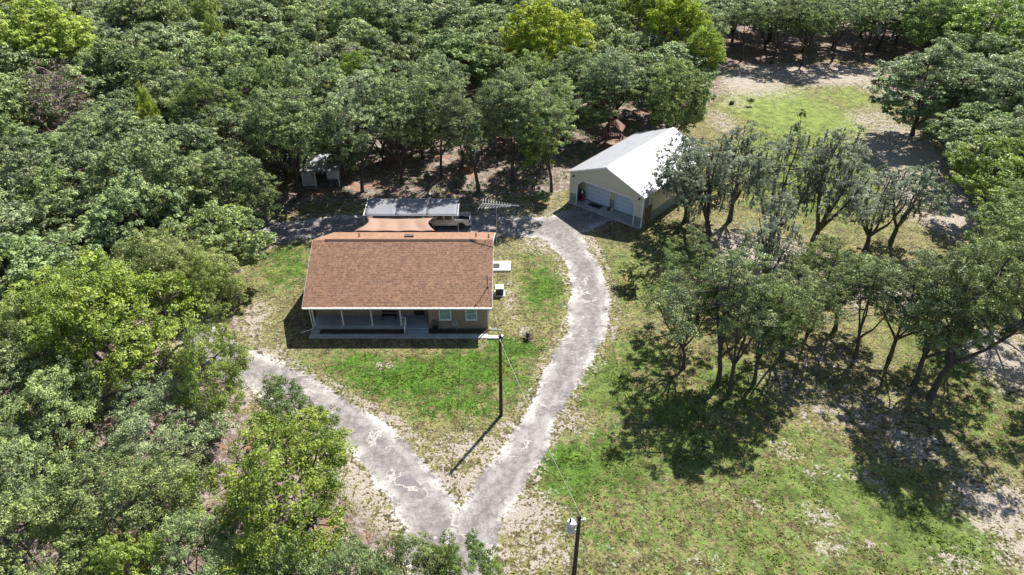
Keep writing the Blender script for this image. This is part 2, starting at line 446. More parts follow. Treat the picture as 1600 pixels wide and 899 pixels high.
xs = np.concatenate([-np.geomspace(900, 71, 28), np.arange(-70, 80.01, 0.28), np.geomspace(81, 900, 28)])
ys = np.concatenate([np.linspace(-250, 10, 14), np.arange(12, 100.01, 0.28), np.arange(101, 190, 0.9), np.geomspace(191, 1500, 24)])
GX, GY = np.meshgrid(xs, ys)
near = (GX > -72) & (GX < 82) & (GY > 10) & (GY < 195)
def fields(X, Y):
    n1 = fbm(X, Y, 3.0, 1) - 0.5
    n2 = fbm(X, Y, 1.1, 5, 2) - 0.5
    d = np.maximum(seg_dist(X, Y, DRIVE_R), seg_dist(X, Y, DRIVE_L)) + 1.0 * n1 + 0.4 * n2
    yd = poly_sd(X, Y, YARD) + 5 * (fbm(X, Y, 8, 9) - 0.5)
    lit = np.clip(0.5 - yd / 4, 0, 1)
    lit = np.maximum(lit, blobs(X, Y, LITTER))
    gr = blobs(X, Y, GREEN) * (1 - lit * 0.8)
    sa = np.maximum(blobs(X, Y, SAND), 0.33) * (1 - 0.4 * lit)
    edge = np.exp(-((d + 0.5) / 0.9) ** 2)
    sa = np.maximum(sa, edge * (0.36 + 0.6 * (fbm(X, Y, 5, 21) )))
    return d, gr, sa, lit
D = np.full(GX.shape, -20.0); GR = np.zeros(GX.shape); SA = np.full(GX.shape, 0.35); LI = np.ones(GX.shape)
d_, g_, s_, l_ = fields(GX[near], GY[near])
D[near] = d_; GR[near] = g_; SA[near] = s_; LI[near] = l_
GZ = 0.22 * (fbm(GX, GY, 9, 31, 3) - 0.5) + np.where(D > -2.5, -0.06 * np.clip((D + 1) / 1.2, 0, 1), 0)
# flat where the buildings stand
flat = np.zeros(GX.shape)
for (fx, fy, rx, ry) in ((-10.4, 56.5, 11, 9.5), (16.5, 80, 14, 13), (-24, 81, 5, 5), (-11, 68, 10, 5)):
    flat = np.maximum(flat, np.clip(1.6 - np.maximum(abs(GX - fx) / rx, abs(GY - fy) / ry) * 1.0, 0, 1))
GZ = GZ * (1 - np.clip(flat * 1.4, 0, 1))
ny, nx = GX.shape
idx = np.arange(ny * nx).reshape(ny, nx)
quads = np.stack([idx[:-1, :-1], idx[:-1, 1:], idx[1:, 1:], idx[1:, :-1]], -1).reshape(-1, 4)
Df = D.ravel()[quads].mean(1)
allv = np.stack([GX.ravel(), GY.ravel(), GZ.ravel()], 1)

def np_mesh(name, verts, faces, mats, smooth=True, attrs=None):
    me = bpy.data.meshes.new(name)
    nf, k = faces.shape
    me.vertices.add(len(verts)); me.vertices.foreach_set('co', np.ascontiguousarray(verts, dtype=np.float32).ravel())
    me.loops.add(nf * k); me.loops.foreach_set('vertex_index', np.ascontiguousarray(faces, dtype=np.int32).ravel())
    me.polygons.add(nf)
    me.polygons.foreach_set('loop_start', np.arange(0, nf * k, k, dtype=np.int32))
    me.polygons.foreach_set('loop_total', np.full(nf, k, dtype=np.int32))
    me.polygons.foreach_set('use_smooth', np.full(nf, smooth, dtype=bool))
    for an, av in (attrs or {}).items():
        a = me.attributes.new(an, 'FLOAT', 'POINT'); a.data.foreach_set('value', np.ascontiguousarray(av, dtype=np.float32))
    me.update(calc_edges=True)
    for m in mats: me.materials.append(m)
    return me

def sub_surface(name, sel, mat):
    f = quads[sel]
    used, inv = np.unique(f.ravel(), return_inverse=True)
    me = np_mesh(name, allv[used], inv.reshape(-1, 4), [mat], True,
                 {'dd': D.ravel()[used], 'green': GR.ravel()[used], 'sand': SA.ravel()[used], 'litter': LI.ravel()[used]})
    o = bpy.data.objects.new(name, me); link(o); o['kind'] = 'structure'
    return o

def ground_mat():
    m, nt, b = new_mat('yard_ground')
    pos = N(nt, 'ShaderNodeNewGeometry').outputs['Position']
    def attr(n):
        a = N(nt, 'ShaderNodeAttribute'); a.attribute_name = n; return a.outputs['Fac']
    dd, gr, sa, li = attr('dd'), attr('green'), attr('sand'), attr('litter')
    nb = noise(nt, pos, 0.35, 5, 0.6)
    nm = noise(nt, pos, 1.3, 6, 0.65, 0.4)
    nf = noise(nt, pos, 4.2, 4, 0.72, 0.3)
    nx_ = noise(nt, pos, 11.0, 3, 0.75)
    nm2 = noise(nt, pos, 2.1, 5, 0.7, 0.2)
    nfx = math_n(nt, 'ADD', math_n(nt, 'MULTIPLY', nf, .5), math_n(nt, 'MULTIPLY', nx_, .5))
    # dry turf
    dry = mix(nt, (0.06, 0.055, 0.022), (0.31, 0.26, 0.14), sstep(nt, nfx, 0.40, 0.62))
    dry = mix(nt, dry, (0.13, 0.15, 0.045), math_n(nt, 'MULTIPLY', sstep(nt, nm2, 0.46, 0.6), 0.75))
    # lush turf
    lush = mix(nt, (0.02, 0.052, 0.008), (0.098, 0.185, 0.025), sstep(nt, nfx, 0.40, 0.60))
    sxy = N(nt, 'ShaderNodeSeparateXYZ'); nt.links.new(pos, sxy.inputs[0])
    lush = mix(nt, lush, (0.21, 0.28, 0.055), math_n(nt, 'MULTIPLY', sstep(nt, sxy.outputs[1], 75, 100), 0.7))
    lush = mix(nt, lush, (0.19, 0.20, 0.075), math_n(nt, 'MULTIPLY', sstep(nt, math_n(nt, 'ADD', sxy.outputs[0], math_n(nt, 'MULTIPLY', nb, 8)), 6, 16), 0.42))
    lush = mix(nt, lush, (0.19, 0.22, 0.06), math_n(nt, 'MULTIPLY', sstep(nt, nb, 0.5, 0.72), 0.6))
    gsum = math_n(nt, 'ADD', gr, math_n(nt, 'MULTIPLY', math_n(nt, 'SUBTRACT', nm, 0.5), 2.4))
    gsum = math_n(nt, 'ADD', gsum, math_n(nt, 'MULTIPLY', math_n(nt, 'SUBTRACT', nfx, 0.5), 2.6))
    lush = mix(nt, lush, (0.028, 0.062, 0.012), math_n(nt, 'MULTIPLY', sstep(nt, nm2, 0.50, 0.64), 0.6))
    col = mix(nt, dry, lush, sstep(nt, gsum, 0.32, 0.52))
    mid = noise(nt, pos, 0.75, 6, 0.72, 0.5)
    hsv = N(nt, 'ShaderNodeHueSaturation'); nt.links.new(col, hsv.inputs['Color'])
    nt.links.new(math_n(nt, 'MULTIPLY_ADD', sstep(nt, math_n(nt, 'ADD', math_n(nt, 'MULTIPLY', mid, .55), math_n(nt, 'MULTIPLY', nm2, .45)), 0.38, 0.62), 0.95, 0.52), hsv.inputs['Value'])
    col = hsv.outputs[0]
    # sand showing through
    sand_c = mix(nt, (0.25, 0.215, 0.175), (0.43, 0.38, 0.33), sstep(nt, nx_, 0.35, 0.65))
    ssum = math_n(nt, 'ADD', sa, math_n(nt, 'MULTIPLY', math_n(nt, 'SUBTRACT', nf, 0.5), 2.0))
    ssum = math_n(nt, 'ADD', ssum, math_n(nt, 'MULTIPLY', math_n(nt, 'SUBTRACT', nm, 0.5), 1.7))
    ssum = math_n(nt, 'SUBTRACT', ssum, math_n(nt, 'MULTIPLY', gr, 0.28))
    col = mix(nt, col, sand_c, math_n(nt, 'MULTIPLY', sstep(nt, ssum, 0.56, 0.72), 0.95))
    # leaf litter under the trees
    litc = mix(nt, (0.06, 0.047, 0.038), (0.27, 0.205, 0.165), sstep(nt, nfx, 0.40, 0.60))
    litc = mix(nt, litc, (0.33, 0.285, 0.255), math_n(nt, 'MULTIPLY', sstep(nt, nm, 0.48, 0.60), .85))
    litc = mix(nt, litc, (0.34, 0.16, 0.09), math_n(nt, 'MULTIPLY', sstep(nt, noise(nt, pos, 0.22, 3), 0.58, 0.66), 0.6))
    litc = mix(nt, litc, (0.10, 0.12, 0.045), math_n(nt, 'MULTIPLY', sstep(nt, nb, 0.55, 0.7), 0.7))
    lsum = math_n(nt, 'ADD', li, math_n(nt, 'MULTIPLY', math_n(nt, 'SUBTRACT', nm, 0.5), 1.0))
    col = mix(nt, col, litc, sstep(nt, lsum, 0.4, 0.65))
    # compacted drive
    dn = math_n(nt, 'ADD', dd, math_n(nt, 'MULTIPLY', math_n(nt, 'SUBTRACT', nf, 0.5), 1.3))
    dn = math_n(nt, 'ADD', dn, math_n(nt, 'MULTIPLY', math_n(nt, 'SUBTRACT', nm, 0.5), 1.2))
    dr = mix(nt, (0.13, 0.119, 0.114), (0.27, 0.249, 0.238), sstep(nt, math_n(nt, 'ADD', math_n(nt, 'MULTIPLY', nb, .3), math_n(nt, 'ADD', math_n(nt, 'MULTIPLY', nm2, .4), math_n(nt, 'MULTIPLY', nx_, .3))), 0.40, 0.60))
    dr = mix(nt, dr, (0.09, 0.084, 0.085), math_n(nt, 'MULTIPLY', sstep(nt, nb, 0.5, 0.62), 0.55))
    wv = noise(nt, pos, 0.28, 7, 0.62, 0.3)
    ridge = math_n(nt, 'ABSOLUTE', math_n(nt, 'SUBTRACT', wv, 0.5))
    vein = math_n(nt, 'SUBTRACT', 1.0, sstep(nt, ridge, 0.004, 0.02))
    dr = mix(nt, dr, (0.44, 0.41, 0.38), math_n(nt, 'MULTIPLY', vein, math_n(nt, 'MULTIPLY', sstep(nt, nb, 0.5, 0.6), 0.75)))
    dr = mix(nt, dr, (0.42, 0.39, 0.37), math_n(nt, 'MULTIPLY', sstep(nt, nx_, 0.62, 0.8), 0.35))
    rim = math_n(nt, 'SUBTRACT', 1.0, sstep(nt, math_n(nt, 'ABSOLUTE', math_n(nt, 'SUBTRACT', dn, 0.30)), 0.05, 0.6))
    trk = math_n(nt, 'SUBTRACT', 1.0, sstep(nt, math_n(nt, 'ABSOLUTE', math_n(nt, 'SUBTRACT', dd, 0.85)), 0.1, 0.5))
    dr = mix(nt, dr, (0.33, 0.31, 0.30), math_n(nt, 'MULTIPLY', trk, math_n(nt, 'MULTIPLY', sstep(nt, nm, 0.4, 0.6), 0.55)))
    rimp = sstep(nt, math_n(nt, 'ADD', math_n(nt, 'MULTIPLY', nb, .6), math_n(nt, 'MULTIPLY', nf, .4)), 0.45, 0.57)
    dr = mix(nt, dr, (0.46, 0.43, 0.40), math_n(nt, 'MULTIPLY', math_n(nt, 'MULTIPLY', rim, rimp), 0.9))
    col = mix(nt, col, dr, sstep(nt, dn, -0.10, 0.14))
    nt.links.new(col, b.inputs['Base Color'])
    b.inputs['Roughness'].default_value = 0.95
    b.inputs['Specular IOR Level'].default_value = 0.15
    hgt = math_n(nt, 'ADD', math_n(nt, 'MULTIPLY', nf, 1.0), math_n(nt, 'MULTIPLY', nx_, 0.5))
    offd = math_n(nt, 'SUBTRACT', 1.0, math_n(nt, 'MULTIPLY', sstep(nt, dn, -0.1, 0.2), 0.75))
    bp = N(nt, 'ShaderNodeBump'); bp.inputs['Distance'].default_value = 0.22
    nt.links.new(math_n(nt, 'MULTIPLY', offd, 0.75), bp.inputs['Strength'])
    nt.links.new(hgt, bp.inputs['Height']); nt.links.new(bp.outputs[0], b.inputs['Normal'])
    return m
GM = ground_mat()
sub_surface('ground', Df <= 0, GM)
sub_surface('driveway', Df > 0, GM)

# ------------------------------------------------------------------ the brick house
HX0, HX1 = -19.05, -1.80
EY, EZ = 49.7, 3.0
RY, RZ = 56.1, 6.3
BY, BZ = 63.3, 2.9
house = empty('brick_house', (-10.4, 56.0, 0))
tag(house, 'low tan brick house with a brown shingled gable roof and a shaded front porch', 'house')
hp = Vector((-10.4, 56.0, 0))
def H_build(mb, name, mat, parent=house, **k):
    mb.v = [(x - hp.x, y - hp.y, z - hp.z) for x, y, z in mb.v]
    return mb.build(name, mat, parent, **k)
WL, WR, WF, WP, WB = -18.62, -2.25, 50.4, 51.85, 62.6
wz = 2.82
mb = MB()
def wall_with_holes(mb, x0, x1, y0, y1, z0, z1, holes):
    """wall along x with rectangular openings (xa, xb, za, zb)"""
    x = x0
    for xa, xb, za, zb in sorted(holes):
        mb.box(x, xa, y0, y1, z0, z1)
        if za > z0: mb.box(xa, xb, y0, y1, z0, za)
        if zb < z1: mb.box(xa, xb, y0, y1, zb, z1)
        x = xb
    mb.box(x, x1, y0, y1, z0, z1)
PW = [(-17.9, -17.0), (-15.4, -14.4), (-12.6, -11.4)]
FWN = [(-6.72, -5.7), (-4.25, -3.3)]
wall_with_holes(mb, WL, -7.75, WP, WP + 0.2, 0, wz, [(a, b_, 1.3, 2.4) for a, b_ in PW] + [(-9.35, -8.35, 0.45, 2.5)])
wall_with_holes(mb, -7.55, WR, WF, WF + 0.2, 0, wz, [(a, b_, 1.12, 2.42) for a, b_ in FWN])
mb.box(-7.75, -7.55, WF, WP + 0.2, 0, wz)
mb.box(WR - 0.2, WR, WF + 0.2, WB, 0, wz)
mb.box(WL, WL + 0.2, WP + 0.2, WB, 0, wz)
mb.box(WL + 0.2, WR - 0.2, WB - 0.2, WB, 0, wz)
H_build(mb, 'wall', M['brick'])
def roof_z(y): return EZ + (RZ - EZ) * (y - EY) / (RY - EY) if y <= RY else BZ + (RZ - BZ) * (BY - y) / (BY - RY)
for xx in (WL + 0.01, WR - 0.16):
    mb = MB(); mb.prism([(WP + 0.21, wz), (WB - 0.01, wz), (WB - 0.01, roof_z(WB) - 0.2), (RY, RZ - 0.2), (WP + 0.21, roof_z(WP) - 0.2)], xx, xx + 0.15, 'x')
    H_build(mb, 'gable', M['siding'])
slope = math.atan2(RZ - EZ, RY - EY)
M['shingle'] = shingle_mat(slope)
mb = MB()
t = 0.14
mb.prism([(EY, EZ - t), (EY, EZ), (RY, RZ), (BY, BZ), (BY, BZ - t), (RY, RZ - t)], HX0, HX1, 'x')
roof = H_build(mb, 'roof', M['shingle'])
mb = MB()
mb.prism([(RY - 0.16, RZ - 0.05), (RY, RZ + 0.07), (RY + 0.16, RZ - 0.04), (RY, RZ - 0.02)], -17.9, -3.4, 'x')
mb.v = [(x - hp.x, y - hp.y, z) for x, y, z in mb.v]
mb.build('ridge_vent', M['brown_box'], roof)
for vx, vy in ((-15.2, 58.6), (-3.6, 58.9), (-2.3, 57.6)):
    mb = MB(); z0 = roof_z(vy) - 0.1
    mb.tube([(vx - hp.x, vy - hp.y, z0), (vx - hp.x, vy - hp.y, z0 + 0.55)], 0.06, 8)
    mb.tube([(vx - hp.x, vy - hp.y, z0 + 0.05), (vx - hp.x, vy - hp.y, z0 + 0.16)], [0.14, 0.08], 8)
    mb.build('vent_pipe', M['brown_box'], roof)
vx, vy = -10.2, 58.3
mb = MB(); z0 = roof_z(vy)
mb.box(vx - hp.x - 0.45, vx - hp.x + 0.45, vy - hp.y - 0.25, vy - hp.y + 0.25, z0 - 0.2, z0 + 0.28)
mb.build('roof_vent', M['brown_box'], roof, bevel=0.03)
mb = MB(); mb.box(HX0, HX1, EY - 0.13, EY - 0.005, EZ - 0.17, EZ - 0.02)
mb.box(HX0, HX1, EY + 0.0, EY + 0.03, EZ - 0.3, EZ - 0.145)
H_build(mb, 'gutter', M['trim'], bevel=0.015)
mb = MB(); mb.box(HX0 + 0.05, HX1 - 0.05, EY + 0.03, WP + 0.1, wz + 0.001, wz + 0.03)
H_build(mb, 'soffit', M['white'])
# rake boards on both gables
for xx in (HX0 - 0.03, HX1 + 0.003):
    mb = MB(); mb.prism([(EY, EZ - 0.2), (EY, EZ - 0.02), (RY, RZ - 0.02), (BY, BZ - 0.02), (BY, BZ - 0.2), (RY, RZ - 0.2)], xx, xx + 0.027, 'x')
    H_build(mb, 'rake_board', M['trim'])
mb = MB(); mb.box(WL + 0.0, -7.76, 50.25, WP - 0.001, 0, 0.45)
H_build(mb, 'porch_floor', M['porch'])
for px in (-18.45, -15.75, -13.05, -10.35):
    mb = MB(); mb.box(px - .06, px + .06, 50.32, 50.44, 0.45, EZ - 0.17); mb.box(px - .1, px + .1, 50.28, 50.48, 0.452, 0.57); mb.box(px - .09, px + .09, 50.29, 50.47, 2.62, 2.8)
    H_build(mb, 'porch_post', M['white'])
mb = MB()
for i, zz in enumerate((0.42, 0.28, 0.14)):
    mb.box(-9.85, -7.8, 50.245 - 0.28 * (i + 1), 50.245 - 0.28 * i, 0, zz)
H_build(mb, 'steps', M['porch'])
def railing(pts, name='railing'):
    mb = MB()
    for (a, b_) in zip(pts[:-1], pts[1:]):
        a = Vector(a); b_ = Vector(b_)
        mb.tube([a + Vector((0, 0, .9)), b_ + Vector((0, 0, .9))], 0.035, 4)
        mb.tube([a + Vector((0, 0, .12)), b_ + Vector((0, 0, .12))], 0.03, 4)
        n = max(2, int((b_ - a).length / 0.13))
        for i in range(n + 1):
            p = a.lerp(b_, i / n); mb.tube([p + Vector((0, 0, .1)), p + Vector((0, 0, .9))], 0.018 if 0 < i < n else 0.05, 4)
    return H_build(mb, name, M['white'])
railing([(-10.3, 50.38, 0.45), (-9.93, 50.38, 0.45)])
railing([(-9.93, 50.3, 0.42), (-9.93, 49.45, 0.02)], 'stair_rail')
# door
mb = MB(); mb.box(-9.35, -8.35, WP + 0.05, WP + 0.12, 0.45, 2.5)
door = H_build(mb, 'front_door', M['door'])
mb = MB(); mb.lathe([(0.001, -.03), (0.03, -.02), (0.03, .02), (0.001, .03)], (-8.45 - hp.x, WP + 0.02 - hp.y, 1.4), 8, 'y'); mb.build('handle', M['metal'], door)
def window(xa, xb, za, zb, y, pane):
    mb = MB(); w = 0.06
    mb.box(xa - w, xa + .02, y - .04, y + .06, za - w, zb + w); mb.box(xb - .02, xb + w, y - .04, y + .06, za - w, zb + w)
    mb.box(xa + .02, xb - .02, y - .04, y + .06, za - w, za + .02); mb.box(xa + .02, xb - .02, y - .04, y + .06, zb - .02, zb + w)
    mb.box(xa + .02, xb - .02, y - .03, y + .05, (za + zb) / 2 - .02, (za + zb) / 2 + .02)
    mb.box(xa - .1, xb + .1, y - .09, y - .041, za - w - .05, za - w + .01)
    fr = H_build(mb, 'window', M['trim'])
    mb = MB(); mb.box(xa + .02, xb - .02, y + .06, y + .08, za, zb)
    H_build(mb, 'pane', pane, fr)
for a, b_ in PW: window(a, b_, 1.3, 2.4, WP, M['glass'])
for a, b_ in FWN: window(a, b_, 1.12, 2.42, WF, M['teal'])
# downspouts
mb = MB(); mb.tube([(-18.7, 49.75, 2.85), (-18.62, 50.2, 2.65), (-18.62, 50.22, 0.25), (-18.75, 50.1, 0.12), (-19.7, 49.7, 0.06)], 0.055, 4)
H_build(mb, 'downspout', M['trim'])
mb = MB(); mb.tube([(-2.15, 49.75, 2.85), (-2.13, 50.25, 2.65), (-2.13, 50.3, 0.3), (-1.9, 50.2, 0.12), (-0.9, 50.1, 0.07)], 0.06, 4)
H_build(mb, 'downspout', M['trim'])
# service mast with weatherhead
mb = MB(); mx, my = -2.25, 51.5; z0 = roof_z(my)
mb.tube([(mx, my, z0 - 0.1), (mx, my, z0 + 1.25), (mx - .02, my - .05, z0 + 1.38), (mx - .14, my - .1, z0 + 1.36), (mx - .18, my - .12, z0 + 1.22)], 0.035, 6)
mb.tube([(mx, my, z0 - 0.02), (mx, my, z0 + 0.12)], [0.14, 0.05], 8)
H_build(mb, 'service_mast', M['dark'])
mb = MB(); mb.box(WR + .002, WR + .16, 51.3, 51.65, 1.2, 1.8); H_build(mb, 'meter_box', M['metal'], bevel=.02)
# side door
mb = MB(); mb.box(WR + .002, WR + .05, 60.4, 61.35, 0.3, 2.4); H_build(mb, 'side_door', M['trim'])

# front walk and beds
mb = MB()
rng = random.Random(3)
x = -18.75
while x < -2.3:
    w = 1.15 + rng.uniform(-.03, .03); x2 = min(x + w, -2.2)
    mb.box(x, x2 - .02, 48.9, 49.55, -0.02, 0.06 + rng.uniform(-.006, .006)); x = x2
mb.box(-18.75, -17.95, 49.57, 50.2, -0.02, 0.062)
o = mb.build('front_walk', M['concrete'], bevel=.01); o['kind'] = 'structure'
for xa, xb in ((-17.9, -9.98), (-7.75, -2.2)):
    mb = MB(); mb.box(xa, xb, 49.58, 50.22, -0.02, 0.05)
    o = mb.build('planting_bed', M['mulch']); o['kind'] = 'structure'
mb = MB(); mb.box(WR + .06, -0.15, 60.0, 61.8, 0, 0.22)
o = mb.build('side_landing', M['white'], bevel=.02); tag(o, 'white concrete landing slab at the right side of the brick house', 'landing')
mb = MB(); mb.box(-2.05, -1.3, 60.35, 61.3, 0.221, 0.24)
o = mb.build('door_mat', M['rubber']); tag(o, 'dark door mat on the white landing beside the brick house', 'mat')
# splash blocks
ms = empty('splash_block', (-1.45, 49.0, 0)); tag(ms, 'white concrete splash block on the lawn at the right end of the front walk', 'splash block')
mb = MB(); mb.box(-.75, .2, -.18, -.12, 0, .14); mb.box(-.75, .2, .12, .18, 0, .14); mb.box(-.75, .2, -.12, .12, 0, .08); mb.build('tray', M['white'], ms)
bk = empty('bucket', (-0.95, 48.95, 0)); tag(bk, 'small blue and white bucket by the splash block at the house corner', 'bucket')
MB().lathe([(.12, 0), (.16, .3), (.15, .3), (.11, .03)], n=14).build('body', M['blue'], bk)
MB().lathe([(.165, .3), (.165, .34), (.02, .345)], n=14).build('lid', M['white'], bk)
# porch bench, planter, hose
be = empty('porch_bench', (-11.6, 51.35, 0.45)); tag(be, 'black slatted bench on the front porch against the brick wall', 'bench')
mb = MB()
for i in range(4): mb.box(-.7, .7, -.2 + i * .1, -.12 + i * .1, .42, .45)
mb.build('seat', M['dark'], be)
mb = MB()
for i in range(4): mb.box(-.7, .7, .24, .27, .55 + i * .11, .63 + i * .11)
mb.build('backrest', M['dark'], be)
for sx in (-.62, .62):
    for sy in (-.15, .22):
        mb = MB(); mb.box(sx - .03, sx + .03, sy - .03, sy + .03, 0, .42 if sy < 0 else .95); mb.build('leg', M['dark'], be)
pc = empty('patio_chair', (-7.15, 49.95, 0.05)); tag(pc, 'dark round backed chair standing in the bed right of the front door', 'chair')
mb = MB(); mb.lathe([(.05, .38), (.26, .4), (.27, .44), (.05, .46)], n=14); mb.build('seat', M['dark'], pc)
mb = MB()
for k in range(9):
    t_ = PI * (k / 8); mb.tube([(.26 * math.cos(t_), .22 * math.sin(t_), .42), (.3 * math.cos(t_), .27 * math.sin(t_), .85 + .25 * math.sin(t_))], .015, 4)
mb.tube([(.3 * math.cos(PI * k / 12), .27 * math.sin(PI * k / 12), .85 + .25 * math.sin(PI * k / 12)) for k in range(13)], .025, 5)
mb.build('backrest', M['dark'], pc)
for k in range(4):
    t_ = PI / 4 + k * PI / 2; MB().tube([(.2 * math.cos(t_), .2 * math.sin(t_), .4), (.26 * math.cos(t_), .26 * math.sin(t_), 0)], .02, 5).build('leg', M['dark'], pc)
hz = empty('garden_hose', (-5.3, 50.3, 0.75)); tag(hz, 'coiled pale garden hose hanging on the brick wall under the windows', 'hose')
pts = [((.22 + .012 * (k // 16)) * math.cos(k * PI / 8), -.03 - .004 * k / 8, (.25 + .012 * (k // 16)) * math.sin(k * PI / 8)) for k in range(64)]
MB().tube(pts + [(.3, -.1, -.4), (.1, -.25, -.66)], .014, 5).build('coil', M['white'], hz)
MB().lathe([(.06, -.08), (.12, -.08), (.12, .07), (.06, .07)], (0, 0, 0), 12, 'y').build('reel', M['metal'], hz)
# air conditioner
ac = empty('air_conditioner', (-1.25, 56.0, 0)); tag(ac, 'dark grey air conditioning condenser on a pad beside the right wall of the house', 'air conditioner')
MB().box(-.55, .55, -.55, .55, -.02, .1).build('pad', M['concrete'], ac)
mb = MB(); mb.box(-.38, .38, -.38, .38, .1, .84); mb.build('cabinet', M['ac_dark'], ac, bevel=.03)
mb = MB()
for k in range(14):
    zz = .16 + k * .048
    mb.box(-.392, .392, -.392, -.384, zz, zz + .02); mb.box(-.392, .392, .384, .392, zz, zz + .02); mb.box(.384, .392, -.38, .38, zz, zz + .02)
mb.build('louvre', M['ac_dark'], ac)
MB().box(-.41, .41, -.41, .41, .845, .9).build('top', M['trim'], ac, bevel=.02)
mb = MB(); mb.lathe([(.06, .91), (.3, .905), (.31, .925), (.29, .93), (.06, .95)], n=22); mb.build('fan_grille', M['metal'], ac)
# television aerial
an = empty('tv_aerial', (-1.5, 57.7, 0)); tag(an, 'tall thin mast with a rod television aerial at the right gable of the house', 'aerial')
MB().tube([(0, 0, 0), (0, 0, 4.5), (.02, 0, 9.4)], [.035, .03, .022], 6).build('mast', M['metal'], an)
mb = MB()
a0 = Vector((-1.3, .35, 9.15)); a1 = Vector((2.2, -.2, 9.2))
mb.tube([a0, a1], .028, 5)
ad = (a1 - a0).normalized(); ap = ad.cross(Vector((0, 0, 1))).normalized()
mb.build('boom', M['trim'], an)
for k in range(11):
    c_ = a0.lerp(a1, k / 13); L = 1.25 - .07 * k
    MB().tube([c_ - ap * L + Vector((-.18, 0, -.1)), c_, c_ + ap * L + Vector((-.18, 0, .1))], .011, 4).build('rod', M['trim'], an)
# wires, poles
def pole(x, y, h, label):
    p = empty('utility_pole', (x, y, 0)); tag(p, label, 'utility pole')
    MB().tube([(0, 0, -.3), (0, 0, h * .5), (0, 0, h)], [.15, .13, .105], 12).build('pole', M['wood_pole'], p)
    return p
p1 = pole(-0.88, 39.2, 8.3, 'bare dark wooden utility pole on the front lawn inside the driveway loop')
mb = MB(); mb.tube([(0, -.13, 8.0), (0, -.3, 8.0)], .025, 6); mb.lathe([(.03, 7.93), (.05, 7.96), (.05, 8.04), (.03, 8.07)], (0, -.33, 0), 10); mb.build('insulator', M['metal'], p1)
p2 = pole(3.7, 23.5, 8.3, 'dark utility pole carrying a grey transformer at the bottom edge of the photo')
mb = MB(); mb.lathe([(.02, 6.75), (.16, 6.78), (.24, 6.95), (.25, 7.6), (.2, 7.72), (.05, 7.76)], (-.42, 0, 0), 20); tr = mb.build('transformer', M['bluegray'], p2, smooth=False)
mb = MB(); mb.lathe([(.255, 7.6), (.255, 7.66), (.2, 7.76), (.03, 7.8)], (-.42, 0, 0), 20); mb.build('lid', M['white'], tr)
mb = MB(); mb.lathe([(.04, 7.76), (.07, 7.8), (.04, 7.86), (.07, 7.9), (.04, 7.96), (.02, 8.06)], (-.47, 0, 0), 10); mb.build('bushing', M['dark'], tr)
for z_ in (7.0, 7.5): MB().tube([(-.18, 0, z_), (-.1, 0, z_)], .05, 6).build('bracket', M['metal'], p2)
mb = MB(); mb.tube([(0, 0, 7.9), (.28, -.02, 7.93)], .03, 6); mb.lathe([(.05, 7.85), (.07, 7.9), (.05, 8.0), (.06, 8.05)], (.3, -.02, 0), 10); mb.build('insulator', M['trim'], p2)
mb = MB(); mb.tube([(-.47, 0, 8.05), (-.3, -.05, 8.25), (-.05, -.14, 7.9), (-.14, -.12, 7.4), (-.16, -.14, 5.0), (-.2, -.1, 0)], .014, 5); mb.build('lead', M['white'], p2)
mb = MB(); mb.tube([(-.55, 0, 6.9), (-.7, -.1, 6.4), (-.6, -.16, 5.6), (-.3, -.16, 4.6), (-.17, -.16, 3.6), (-.17, -.16, 0)], .018, 5); mb.build('cable', M['post'], p2)
def wire(a, b_, sag, name, label, r=0.011, mat='wire'):
    a = Vector(a); b_ = Vector(b_); pts = []
    for i in range(25):
        t_ = i / 24; p = a.lerp(b_, t_); p.z -= sag * 4 * t_ * (1 - t_); pts.append(p - a)
    o = MB().tube(pts, r, 5).build(name, M[mat]); o.location = a; tag(o, label, 'wire'); return o
wire((-.88, 38.87, 8.05), (3.9, 23.5, 8.0), .35, 'power_line', 'thin overhead wire between the lawn pole and the transformer pole')
wire((-.88, 39.1, 8.1), (-2.4, 51.38, 5.2), .3, 'service_drop', 'dark overhead service wire from the lawn pole to the house roof mast', 0.02, 'dark')

# ------------------------------------------------------------------ the garage
GA = gp(889, 315); GB = gp(1001, 357)
gd = (GB - GA).normalized(); gw = (GB - GA).length; gang = math.atan2(gd.y, gd.x)
GL = 15.0; GH = 4.25; GRZ = 6.3
g = empty('garage', tuple(GA), gang)
tag(g, 'cream sided garage with a white metal gable roof and two pale roll up doors', 'garage')
BAY = 1.7; ox0, ox1 = 1.15, gw - 1.15; oh = 3.35; ch = 0.7
# front wall with one wide chamfered opening
FZ = lambda x: GH + (GRZ - GH) * (1 - abs(x - gw / 2) / (gw / 2)) - .06
def fwall(mb, y0, y1, zlow, zmid_only=None):
    pass
mb = MB()
W0 = 1.3  # wainscot height
mb.prism([(0, W0), (ox0, W0), (ox0, oh - ch), (ox0 + ch, oh), (ox1 - ch, oh), (ox1, oh - ch), (ox1, W0), (gw, W0), (gw, FZ(gw)), (gw / 2, FZ(gw / 2)), (0, FZ(0))], 0, 0.18, 'y')
mb.box(0, .18, .18, GL, W0, GH - .06)
mb.box(gw - .18, gw, BAY + .18, GL - .18, W0, GH - .06)
mb.prism([(0.18, W0), (gw, W0), (gw, FZ(gw)), (gw / 2, FZ(gw / 2)), (0.18, FZ(0.18))], GL - .18, GL, 'y')
